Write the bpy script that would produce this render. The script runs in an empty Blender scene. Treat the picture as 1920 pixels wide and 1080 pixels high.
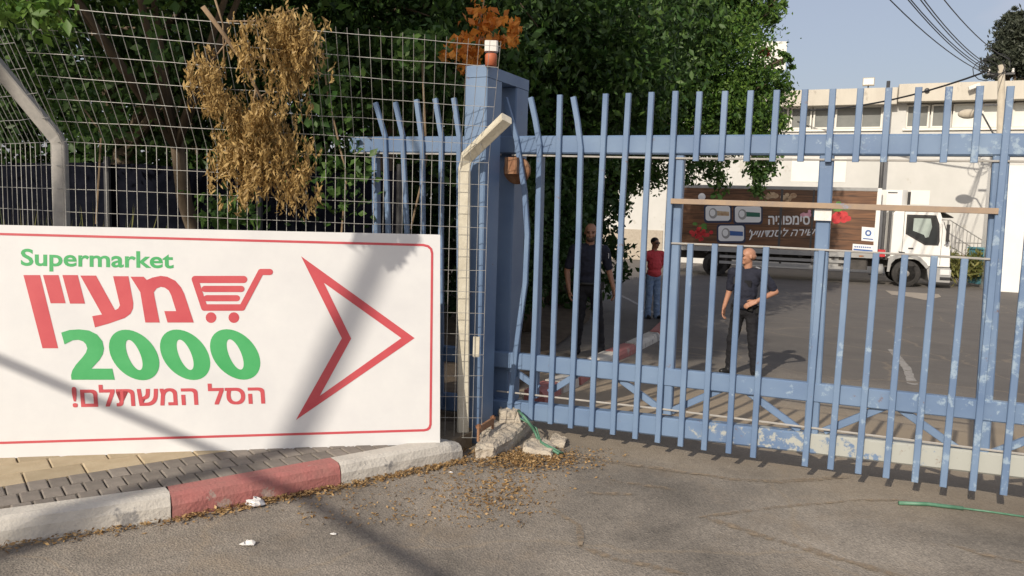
import bpy, math, random
import numpy as np
from mathutils import Vector, Matrix
from mathutils.geometry import tessellate_polygon
random.seed(7); rng = np.random.default_rng(7)
S = bpy.context.scene; COL = S.collection
R_ = math.radians
# ---------------------------------------------------------------- camera
FPX = 1480.0; PITCH = math.atan(150/1480.0); ROLL = .03; CAM = Vector((0, 0, 1.7))
FW = Vector((0, math.cos(PITCH), -math.sin(PITCH)))
_r0 = Vector((1, 0, 0)); _u0 = Vector((0, math.sin(PITCH), math.cos(PITCH)))
RT = _r0*math.cos(ROLL)+_u0*math.sin(ROLL); UP = _u0*math.cos(ROLL)-_r0*math.sin(ROLL)
cd = bpy.data.cameras.new('camera'); cam = bpy.data.objects.new('camera', cd); COL.objects.link(cam)
cd.sensor_width = 36; cd.lens = 36*FPX/1920; cd.clip_start = .05; cd.clip_end = 2000
m = Matrix((RT, UP, -FW)).transposed().to_4x4(); m.translation = CAM; cam.matrix_world = m
S.camera = cam
# ---------------------------------------------------------------- sky, sun, exposure
SUN_AZ = math.atan2(-.51, -.86); SUN_EL = R_(29)
w = bpy.data.worlds.new('World'); S.world = w; w.use_nodes = True
wn = w.node_tree.nodes; wl = w.node_tree.links
bg = wn['Background']; sky = wn.new('ShaderNodeTexSky'); sky.sky_type = 'NISHITA'; sky.sun_disc = False
sky.sun_elevation = SUN_EL; sky.sun_rotation = SUN_AZ; sky.dust_density = 3.2; sky.air_density = 1.1; sky.ozone_density = 2.2
tc = wn.new('ShaderNodeTexCoord'); mp = wn.new('ShaderNodeMapping'); mp.inputs['Scale'].default_value = (1, 1, 2.4)
nz = wn.new('ShaderNodeTexNoise'); nz.inputs['Scale'].default_value = 3.1; nz.inputs['Detail'].default_value = 6
rp = wn.new('ShaderNodeValToRGB'); rp.color_ramp.elements[0].position = .52; rp.color_ramp.elements[1].position = .75
rp.color_ramp.elements[0].color = (.42, .42, .42, 1); rp.color_ramp.elements[1].color = (.85, .85, .85, 1)
mx = wn.new('ShaderNodeMixRGB'); mx.inputs[2].default_value = (5.5, 5.35, 6.0, 1)
wl.new(tc.outputs['Generated'], mp.inputs[0]); wl.new(mp.outputs[0], nz.inputs['Vector']); wl.new(nz.outputs['Fac'], rp.inputs[0])
wl.new(rp.outputs[0], mx.inputs[0]); wl.new(sky.outputs[0], mx.inputs[1]); wl.new(mx.outputs[0], bg.inputs[0])
bg.inputs[1].default_value = .115
sl = bpy.data.lights.new('sun', 'SUN'); sl.energy = 4.2; sl.angle = R_(.55); sl.color = (1, .905, .775)
so = bpy.data.objects.new('sun', sl); COL.objects.link(so)
SUNV = Vector((math.sin(SUN_AZ)*math.cos(SUN_EL), math.cos(SUN_AZ)*math.cos(SUN_EL), math.sin(SUN_EL)))
so.rotation_euler = SUNV.to_track_quat('Z', 'Y').to_euler()
S.view_settings.view_transform = 'Standard'; S.view_settings.look = 'None'
S.view_settings.exposure = 0; S.view_settings.gamma = 1
# ---------------------------------------------------------------- pixel (1920x1080) to place
def ray(x, y): return FW+RT*((x-960)/FPX)+UP*((540-y)/FPX)
def atd(x, y, d):
    r = ray(x, y); return CAM+r*(d/r.y)
def atz(x, y, z=0.):
    r = ray(x, y); return CAM+r*((z-CAM.z)/r.z)
def onp(x, y, p, n):
    r = ray(x, y); return CAM+r*((p-CAM).dot(n)/r.dot(n))
GP = atz(1000, 789, .125); GQ = atz(1880, 927, .125); GP.z = GQ.z = 0; GD = (GQ-GP).normalized(); GN = Vector((-GD.y, GD.x, 0))   # gate line, GN points into the yard
if GN.y < 0: GN = -GN
Z = Vector((0, 0, 1))
def gz(x, y):
    n = (Vector((x, y, 0))-GP).dot(GN)-.5
    if n <= 0: return 0.
    a = (Vector((x, y, 0))-GP).dot(GD); return -.62*(1-math.exp(-n*.15))-.045*min(max(a+1, 0), 2.5)*(1-math.exp(-n/2))*math.exp(-max(n-6, 0)/8)
def ong(px, py):
    p = atz(px, py, 0)
    for _ in range(30): p = atz(px, py, gz(p.x, p.y))
    return p
# ---------------------------------------------------------------- materials
M = {}
def nodes(name):
    mt = bpy.data.materials.new(name); mt.use_nodes = True; M[name] = mt
    n = mt.node_tree.nodes; return mt, n, mt.node_tree.links, n['Principled BSDF']
def pm(name, c1, c2=None, scale=8, rough=.7, metal=0, bump=0, bscale=None, spots=None, spot_scale=5, spot_t=.62, spec=.4, stretch=None, island=0):
    """colour noise between c1 and c2, optional spots of a third colour, optional bump"""
    mt, n, l, b = nodes(name)
    b.inputs['Roughness'].default_value = rough; b.inputs['Metallic'].default_value = metal
    b.inputs['Specular IOR Level'].default_value = spec
    tc = n.new('ShaderNodeTexCoord'); vec = tc.outputs['Object']
    if stretch:
        mpp = n.new('ShaderNodeMapping'); mpp.inputs['Scale'].default_value = stretch; l.new(vec, mpp.inputs[0]); vec = mpp.outputs[0]
    c2 = c2 or c1
    nz = n.new('ShaderNodeTexNoise'); nz.inputs['Scale'].default_value = scale; nz.inputs['Detail'].default_value = 8; nz.inputs['Roughness'].default_value = .65
    l.new(vec, nz.inputs['Vector'])
    rp = n.new('ShaderNodeValToRGB'); e = rp.color_ramp.elements
    e[0].position = .33; e[1].position = .67; e[0].color = (*c1, 1); e[1].color = (*c2, 1)
    l.new(nz.outputs['Fac'], rp.inputs[0]); out = rp.outputs[0]
    if island:
        g = n.new('ShaderNodeNewGeometry'); hs = n.new('ShaderNodeHueSaturation'); mr = n.new('ShaderNodeMapRange')
        mr.inputs['To Min'].default_value = 1-island; mr.inputs['To Max'].default_value = 1+island
        l.new(g.outputs['Random Per Island'], mr.inputs['Value']); l.new(mr.outputs[0], hs.inputs['Value'])
        oi = n.new('ShaderNodeObjectInfo'); m2 = n.new('ShaderNodeMapRange'); m2.inputs['To Min'].default_value = 1-island; m2.inputs['To Max'].default_value = 1+island
        mu = n.new('ShaderNodeMath'); mu.operation = 'MULTIPLY'
        l.new(oi.outputs['Random'], m2.inputs['Value']); l.new(mr.outputs[0], mu.inputs[0]); l.new(m2.outputs[0], mu.inputs[1]); l.new(mu.outputs[0], hs.inputs['Value'])
        l.new(out, hs.inputs['Color']); out = hs.outputs[0]
    if spots:
        n2 = n.new('ShaderNodeTexNoise'); n2.inputs['Scale'].default_value = spot_scale; n2.inputs['Detail'].default_value = 10; n2.inputs['Roughness'].default_value = .7
        l.new(vec, n2.inputs['Vector'])
        r2 = n.new('ShaderNodeValToRGB'); r2.color_ramp.elements[0].position = spot_t; r2.color_ramp.elements[1].position = spot_t+.04
        mxx = n.new('ShaderNodeMixRGB'); mxx.inputs[2].default_value = (*spots, 1)
        l.new(n2.outputs['Fac'], r2.inputs[0]); l.new(r2.outputs[0], mxx.inputs[0]); l.new(out, mxx.inputs[1]); out = mxx.outputs[0]
    l.new(out, b.inputs['Base Color'])
    if bump:
        n3 = n.new('ShaderNodeTexNoise'); n3.inputs['Scale'].default_value = bscale or scale*4; n3.inputs['Detail'].default_value = 6
        l.new(vec, n3.inputs['Vector'])
        bp = n.new('ShaderNodeBump'); bp.inputs['Strength'].default_value = bump; bp.inputs['Distance'].default_value = .01
        l.new(n3.outputs['Fac'], bp.inputs['Height']); l.new(bp.outputs[0], b.inputs['Normal'])
    return mt
def leafmat(name, c1, c2, trans=.35):
    mt, n, l, b = nodes(name)
    g = n.new('ShaderNodeNewGeometry'); rp = n.new('ShaderNodeValToRGB'); e = rp.color_ramp.elements
    e[0].color = (*c1, 1); e[1].color = (*c2, 1); l.new(g.outputs['Random Per Island'], rp.inputs[0]); l.new(rp.outputs[0], b.inputs['Base Color'])
    b.inputs['Roughness'].default_value = .5; b.inputs['Specular IOR Level'].default_value = .35
    t = n.new('ShaderNodeBsdfTranslucent'); ms = n.new('ShaderNodeMixShader'); ms.inputs[0].default_value = trans
    l.new(rp.outputs[0], t.inputs[0]); l.new(b.outputs[0], ms.inputs[1]); l.new(t.outputs[0], ms.inputs[2])
    l.new(ms.outputs[0], n['Material Output'].inputs[0]); return mt
def paint_blue(name='blue_paint', hi=.085, x0=.8, chip=(.25, .33, .42)):
    mt, n, l, b = nodes(name); b.inputs['Roughness'].default_value = .5; b.inputs['Specular IOR Level'].default_value = .4
    g = n.new('ShaderNodeNewGeometry'); sx = n.new('ShaderNodeSeparateXYZ'); l.new(g.outputs['Position'], sx.inputs[0])
    n1 = n.new('ShaderNodeTexNoise'); n1.inputs['Scale'].default_value = 2.3; n1.inputs['Detail'].default_value = 5; l.new(g.outputs['Position'], n1.inputs['Vector'])
    rp = n.new('ShaderNodeValToRGB'); e = rp.color_ramp.elements; e[0].position = .3; e[1].position = .72
    e[0].color = (.10, .16, .275, 1); e[1].color = (.165, .24, .355, 1); l.new(n1.outputs['Fac'], rp.inputs[0])
    # chips showing grey primer, more of them towards the far right end of the gate where the coat has weathered
    n2 = n.new('ShaderNodeTexNoise'); n2.inputs['Scale'].default_value = 11; n2.inputs['Detail'].default_value = 9; n2.inputs['Roughness'].default_value = .72; l.new(g.outputs['Position'], n2.inputs['Vector'])
    mr = n.new('ShaderNodeMapRange'); mr.inputs['From Min'].default_value = x0; mr.inputs['From Max'].default_value = x0+2.4; mr.inputs['To Min'].default_value = -.06; mr.inputs['To Max'].default_value = hi
    l.new(sx.outputs[0], mr.inputs['Value']); ad = n.new('ShaderNodeMath'); l.new(mr.outputs[0], ad.inputs[0]); l.new(n2.outputs['Fac'], ad.inputs[1])
    r2 = n.new('ShaderNodeValToRGB'); r2.color_ramp.elements[0].position = .60; r2.color_ramp.elements[1].position = .66; l.new(ad.outputs[0], r2.inputs[0])
    mx = n.new('ShaderNodeMixRGB'); mx.inputs[2].default_value = (*chip, 1); l.new(r2.outputs[0], mx.inputs[0]); l.new(rp.outputs[0], mx.inputs[1])
    n3 = n.new('ShaderNodeTexNoise'); n3.inputs['Scale'].default_value = 9; n3.inputs['Detail'].default_value = 10; n3.inputs['Roughness'].default_value = .75; l.new(g.outputs['Position'], n3.inputs['Vector'])
    r3 = n.new('ShaderNodeValToRGB'); r3.color_ramp.elements[0].position = .63; r3.color_ramp.elements[1].position = .70; l.new(n3.outputs['Fac'], r3.inputs[0])
    m2 = n.new('ShaderNodeMixRGB'); m2.inputs[2].default_value = (.16, .085, .05, 1); l.new(r3.outputs[0], m2.inputs[0]); l.new(mx.outputs[0], m2.inputs[1])
    l.new(m2.outputs[0], b.inputs['Base Color'])
    bp = n.new('ShaderNodeBump'); bp.inputs['Strength'].default_value = .25; bp.inputs['Distance'].default_value = .004; l.new(n2.outputs['Fac'], bp.inputs['Height']); l.new(bp.outputs[0], b.inputs['Normal'])
def asphalt():
    mt, n, l, b = nodes('asphalt'); b.inputs['Roughness'].default_value = .9; b.inputs['Specular IOR Level'].default_value = .2
    g = n.new('ShaderNodeNewGeometry'); P = g.outputs['Position']
    def noise(s, d=8, r=.6):
        q = n.new('ShaderNodeTexNoise'); q.inputs['Scale'].default_value = s; q.inputs['Detail'].default_value = d; q.inputs['Roughness'].default_value = r; l.new(P, q.inputs['Vector']); return q.outputs['Fac']
    def ramp(f, a, c, p0, p1):
        q = n.new('ShaderNodeValToRGB'); q.color_ramp.elements[0].position = p0; q.color_ramp.elements[1].position = p1
        q.color_ramp.elements[0].color = (*a, 1); q.color_ramp.elements[1].color = (*c, 1); l.new(f, q.inputs[0]); return q.outputs[0]
    base = ramp(noise(.8, 9, .68), (.14, .126, .108), (.34, .30, .25), .34, .68)
    vo = n.new('ShaderNodeTexVoronoi'); vo.inputs['Scale'].default_value = 95; l.new(P, vo.inputs['Vector'])
    grit = ramp(vo.outputs['Color'], (.55, .55, .55), (1.45, 1.42, 1.38), .1, .9)
    m1 = n.new('ShaderNodeMixRGB'); m1.blend_type = 'MULTIPLY'; m1.inputs[0].default_value = .5; l.new(base, m1.inputs[1]); l.new(grit, m1.inputs[2])
    dust = ramp(noise(1.7, 10, .7), (0, 0, 0), (1, 1, 1), .52, .7)
    m2 = n.new('ShaderNodeMixRGB'); m2.inputs[2].default_value = (.29, .23, .165, 1)
    mu = n.new('ShaderNodeMath'); mu.operation = 'MULTIPLY'; mu.inputs[1].default_value = .5; l.new(dust, mu.inputs[0]); l.new(mu.outputs[0], m2.inputs[0]); l.new(m1.outputs[0], m2.inputs[1])
    oil = ramp(noise(1.1, 5, .55), (0, 0, 0), (1, 1, 1), .6, .75)
    m3 = n.new('ShaderNodeMixRGB'); m3.inputs[2].default_value = (.06, .055, .052, 1)
    m4 = n.new('ShaderNodeMath'); m4.operation = 'MULTIPLY'; m4.inputs[1].default_value = .5; l.new(oil, m4.inputs[0]); l.new(m4.outputs[0], m3.inputs[0]); l.new(m2.outputs[0], m3.inputs[1])
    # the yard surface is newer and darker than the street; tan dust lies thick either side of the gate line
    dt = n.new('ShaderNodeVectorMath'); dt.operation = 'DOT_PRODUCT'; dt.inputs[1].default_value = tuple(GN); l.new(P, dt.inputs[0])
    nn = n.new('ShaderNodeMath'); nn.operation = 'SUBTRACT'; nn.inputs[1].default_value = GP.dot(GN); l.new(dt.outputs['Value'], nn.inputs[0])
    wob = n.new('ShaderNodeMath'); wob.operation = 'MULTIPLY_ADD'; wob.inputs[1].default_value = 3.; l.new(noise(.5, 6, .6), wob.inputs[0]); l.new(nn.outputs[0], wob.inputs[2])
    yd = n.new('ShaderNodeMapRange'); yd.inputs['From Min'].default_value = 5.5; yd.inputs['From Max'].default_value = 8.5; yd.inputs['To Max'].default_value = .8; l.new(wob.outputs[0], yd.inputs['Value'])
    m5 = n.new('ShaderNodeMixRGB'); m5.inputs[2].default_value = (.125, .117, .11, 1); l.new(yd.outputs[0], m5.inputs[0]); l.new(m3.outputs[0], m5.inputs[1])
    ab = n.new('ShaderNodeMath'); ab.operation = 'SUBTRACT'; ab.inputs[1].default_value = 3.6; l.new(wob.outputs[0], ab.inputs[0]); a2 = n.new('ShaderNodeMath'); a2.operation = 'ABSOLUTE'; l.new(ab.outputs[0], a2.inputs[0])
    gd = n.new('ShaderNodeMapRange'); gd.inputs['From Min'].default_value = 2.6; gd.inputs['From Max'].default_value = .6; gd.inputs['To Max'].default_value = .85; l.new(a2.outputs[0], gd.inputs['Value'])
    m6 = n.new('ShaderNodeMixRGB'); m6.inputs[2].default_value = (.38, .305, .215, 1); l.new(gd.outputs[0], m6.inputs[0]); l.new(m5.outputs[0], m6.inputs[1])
    # hairline cracks
    wv = n.new('ShaderNodeVectorMath'); wv.operation = 'MULTIPLY_ADD'; nq = n.new('ShaderNodeTexNoise'); nq.inputs['Scale'].default_value = 2.2; nq.inputs['Detail'].default_value = 6; l.new(P, nq.inputs['Vector']); l.new(nq.outputs['Color'], wv.inputs[0]); wv.inputs[1].default_value = (.5, .5, 0); l.new(P, wv.inputs[2])
    vc = n.new('ShaderNodeTexVoronoi'); vc.feature = 'DISTANCE_TO_EDGE'; vc.inputs['Scale'].default_value = .42; l.new(wv.outputs[0], vc.inputs['Vector'])
    cr = ramp(vc.outputs['Distance'], (1, 1, 1), (0, 0, 0), .002, .009); mcf = n.new('ShaderNodeMath'); mcf.operation = 'MULTIPLY'; mcf.inputs[1].default_value = .4; l.new(cr, mcf.inputs[0])
    m7 = n.new('ShaderNodeMixRGB'); m7.inputs[2].default_value = (.31, .25, .18, 1); l.new(mcf.outputs[0], m7.inputs[0]); l.new(m6.outputs[0], m7.inputs[1]); m3 = m7
    l.new(m3.outputs[0], b.inputs['Base Color'])
    bp = n.new('ShaderNodeBump'); bp.inputs['Strength'].default_value = .6; bp.inputs['Distance'].default_value = .006
    l.new(vo.outputs['Distance'], bp.inputs['Height']); l.new(bp.outputs[0], b.inputs['Normal'])
def woodprint():
    mt, n, l, b = nodes('wood_print'); b.inputs['Roughness'].default_value = .42
    tc = n.new('ShaderNodeTexCoord'); mp = n.new('ShaderNodeMapping'); mp.inputs['Scale'].default_value = (.35, 1, 3.2); l.new(tc.outputs['Object'], mp.inputs[0])
    nz = n.new('ShaderNodeTexNoise'); nz.inputs['Scale'].default_value = 3; nz.inputs['Detail'].default_value = 9; nz.inputs['Distortion'].default_value = .8; l.new(mp.outputs[0], nz.inputs['Vector'])
    rp = n.new('ShaderNodeValToRGB'); e = rp.color_ramp.elements; e[0].position = .3; e[1].position = .7; e[0].color = (.06, .029, .016, 1); e[1].color = (.2, .092, .042, 1)
    l.new(nz.outputs['Fac'], rp.inputs[0])
    sx = n.new('ShaderNodeSeparateXYZ'); l.new(tc.outputs['Object'], sx.inputs[0])
    m1 = n.new('ShaderNodeMath'); m1.operation = 'MULTIPLY'; m1.inputs[1].default_value = 2.6; l.new(sx.outputs[2], m1.inputs[0])
    fr = n.new('ShaderNodeMath'); fr.operation = 'FRACT'; l.new(m1.outputs[0], fr.inputs[0])
    r2 = n.new('ShaderNodeValToRGB'); r2.color_ramp.elements[0].position = .02; r2.color_ramp.elements[1].position = .07; r2.color_ramp.elements[0].color = (.25, .25, .25, 1); l.new(fr.outputs[0], r2.inputs[0])
    mu = n.new('ShaderNodeMixRGB'); mu.blend_type = 'MULTIPLY'; mu.inputs[0].default_value = 1; l.new(rp.outputs[0], mu.inputs[1]); l.new(r2.outputs[0], mu.inputs[2])
    l.new(mu.outputs[0], b.inputs['Base Color'])
def strip_mat():
    mt, n, l, b = nodes('sand_fill'); b.inputs['Roughness'].default_value = .95
    g = n.new('ShaderNodeNewGeometry'); nz = n.new('ShaderNodeTexNoise'); nz.inputs['Scale'].default_value = 22; nz.inputs['Detail'].default_value = 8; l.new(g.outputs['Position'], nz.inputs['Vector'])
    rp = n.new('ShaderNodeValToRGB'); rp.color_ramp.elements[0].position = .36; rp.color_ramp.elements[1].position = .68; l.new(nz.outputs['Fac'], rp.inputs[0])
    b.inputs['Base Color'].default_value = (.29, .225, .155, 1); l.new(rp.outputs[0], b.inputs['Alpha'])
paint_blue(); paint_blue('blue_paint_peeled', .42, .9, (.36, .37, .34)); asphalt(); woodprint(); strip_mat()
pm('sign_white', (.61, .61, .61), (.67, .67, .66), 3, .4, spots=(.5, .49, .47), spot_scale=26, spot_t=.73)
pm('print_red', (.47, .06, .075), (.53, .085, .095), 5, .45); pm('print_green', (.045, .33, .1), (.07, .38, .13), 5, .45)
pm('galvanised', (.42, .415, .39), (.29, .285, .275), 30, .45, .5, spots=(.3, .2, .13), spot_scale=14, spot_t=.66)
pm('grey_post', (.30, .29, .27), (.40, .38, .35), 14, .7, spots=(.22, .15, .1), spot_scale=12, spot_t=.68)
pm('cream_post', (.62, .58, .47), (.5, .46, .36), 12, .6, spots=(.3, .2, .12), spot_scale=16, spot_t=.66, bump=.2)
pm('kerb_white', (.6, .565, .5), (.46, .43, .38), 5, .8, bump=.5, bscale=60, spots=(.26, .25, .24), spot_scale=3.2, spot_t=.56)
pm('kerb_red', (.42, .15, .135), (.35, .155, .135), 7, .8, bump=.5, bscale=60, spots=(.38, .28, .24), spot_scale=5, spot_t=.58)
pm('concrete', (.36, .31, .25), (.46, .41, .33), 9, .9, bump=.6, bscale=40, spots=(.24, .2, .16), spot_scale=9, spot_t=.62)
pm('paver_buff', (.36, .285, .18), (.44, .36, .24), 6, .9, bump=.3, bscale=90, island=.12, spots=(.28, .22, .15), spot_scale=7, spot_t=.66)
pm('paver_grey', (.165, .145, .125), (.235, .205, .175), 9, .9, bump=.3, bscale=90, island=.16)
pm('joint_sand', (.13, .1, .07), (.2, .16, .11), 20, .95)
pm('soil', (.07, .05, .033), (.13, .095, .06), 4, .95, bump=.8, bscale=18)
pm('rust', (.22, .1, .05), (.33, .19, .11), 12, .8, bump=.3, spots=(.4, .36, .3), spot_scale=9, spot_t=.6)
pm('rusty_bar', (.36, .26, .17), (.26, .20, .16), 8, .75, bump=.2, spots=(.22, .27, .36), spot_scale=4, spot_t=.62)
pm('terracotta', (.45, .13, .06), (.38, .11, .05), 9, .6); pm('white_plastic', (.72, .70, .66), (.62, .6, .56), 9, .5)
pm('green_hose', (.06, .17, .1), (.12, .25, .17), 20, .5); pm('paper', (.75, .73, .7), (.6, .58, .55), 30, .8); pm('plastic_bag', (.5, .5, .5), (.62, .61, .6), 20, .3)
pm('shade_cloth', (.005, .006, .010), (.010, .011, .017), 10, .95, bump=.3, bscale=60, spec=.0)
pm('bark', (.10, .075, .05), (.17, .13, .09), 9, .95, bump=1, bscale=14, stretch=(1, 1, .25)); pm('twig', (.3, .22, .14), (.22, .15, .09), 20, .9)
leafmat('leaf_dark', (.02, .052, .013), (.062, .115, .028)); leafmat('leaf_mid', (.032, .085, .018), (.105, .185, .04)); leafmat('leaf_light', (.06, .14, .02), (.16, .26, .045))
leafmat('leaf_dry', (.3, .195, .07), (.62, .44, .18), .4); leafmat('leaf_orange', (.5, .15, .02), (.75, .33, .06), .35); leafmat('leaf_grey', (.035, .045, .03), (.08, .09, .06), .2)
leafmat('litter', (.16, .085, .03), (.44, .29, .13), .1); leafmat('weed', (.09, .12, .03), (.28, .26, .09), .3); leafmat('flower_red', (.4, .02, .02), (.6, .05, .04), .3)
pm('wall_cream', (.53, .525, .495), (.58, .57, .54), 1.1, .85, bump=.15, bscale=30, spots=(.49, .475, .43), spot_scale=.9, spot_t=.6); pm('wall_white', (.74, .72, .66), (.78, .76, .7), 2, .8)
pm('fascia', (.50, .46, .39), (.58, .54, .46), 1.6, .9, bump=.2, bscale=14, spots=(.42, .38, .32), spot_scale=2.5, spot_t=.62, stretch=(1, 1, .4))
pm('window_frame', (.68, .66, .6), None, 5, .5); pm('grey_blind', (.12, .13, .125), (.16, .165, .155), 3, .35, spec=.6); pm('white_blind', (.62, .63, .58), (.7, .7, .65), 3, .35, spec=.6)
pm('dark_steel', (.06, .06, .065), (.09, .09, .09), 6, .5, .3); pm('concrete_pole', (.42, .37, .29), (.5, .45, .36), 5, .9, bump=.3)
pm('cable', (.02, .02, .022), None, 5, .6); pm('truck_white', (.75, .74, .70), (.79, .78, .75), 1.5, .25, spec=.5, spots=(.66, .63, .57), spot_scale=4, spot_t=.66); pm('truck_grey', (.28, .28, .275), (.34, .335, .32), 5, .6)
pm('rubber', (.022, .021, .02), (.05, .046, .042), 9, .85); pm('black_plastic', (.02, .02, .022), (.035, .034, .034), 7, .5); pm('chassis', (.045, .042, .04), (.08, .072, .065), 6, .8)
pm('rim', (.33, .32, .3), (.24, .22, .2), 9, .45, .5); pm('glass', (.02, .025, .027), None, 3, .06, spec=.9); pm('cab_interior', (.4, .46, .42), (.3, .36, .33), 3, .2, spec=.9)
pm('lamp_clear', (.7, .7, .68), None, 4, .12, spec=.8); pm('amber', (.6, .2, .03), None, 4, .4); pm('print_white', (.74, .74, .74), None, 4, .45); pm('print_blue', (.05, .12, .33), None, 4, .4); pm('print_dkgreen', (.03, .13, .09), None, 4, .4)
pm('print_tomato', (.42, .02, .03), (.55, .05, .05), 9, .4); pm('print_leaf', (.06, .16, .03), (.12, .25, .05), 9, .5); pm('print_pink', (.6, .3, .36), None, 5, .5); pm('print_teal', (.12, .32, .42), None, 5, .5); pm('print_cheese', (.62, .5, .33), (.3, .16, .08), 4, .5); pm('print_navy', (.03, .04, .08), None, 5, .4)
pm('skin', (.42, .22, .14), (.36, .18, .115), 14, .5); pm('skin_dark', (.33, .17, .105), (.28, .14, .085), 14, .5); pm('uniform', (.012, .014, .026), (.018, .02, .034), 12, .85, bump=.5, bscale=30)
pm('uniform_trousers', (.008, .008, .011), (.014, .014, .017), 10, .9, bump=.5, bscale=26); pm('red_shirt', (.55, .06, .07), (.48, .05, .06), 10, .85, bump=.4, bscale=24); pm('denim', (.1, .16, .28), (.22, .3, .42), 9, .9, bump=.4, bscale=30)
pm('black_leather', (.012, .012, .012), (.02, .02, .02), 9, .4); pm('hair', (.012, .01, .009), (.02, .017, .015), 40, .6); pm('beard', (.10, .06, .045), (.07, .045, .035), 40, .8); pm('silver', (.6, .6, .62), None, 4, .35, .6)
pm('dumpster', (.08, .24, .3), (.12, .3, .36), 6, .6, spots=(.2, .16, .12), spot_scale=6, spot_t=.66); pm('yellow_paint', (.6, .42, .06), None, 4, .6); pm('road_white', (.36, .34, .31), (.24, .225, .21), 12, .9, spots=(.2, .18, .16), spot_scale=9, spot_t=.55)
pm('pale_concrete', (.38, .33, .27), (.3, .26, .21), 5, .95)
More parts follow.
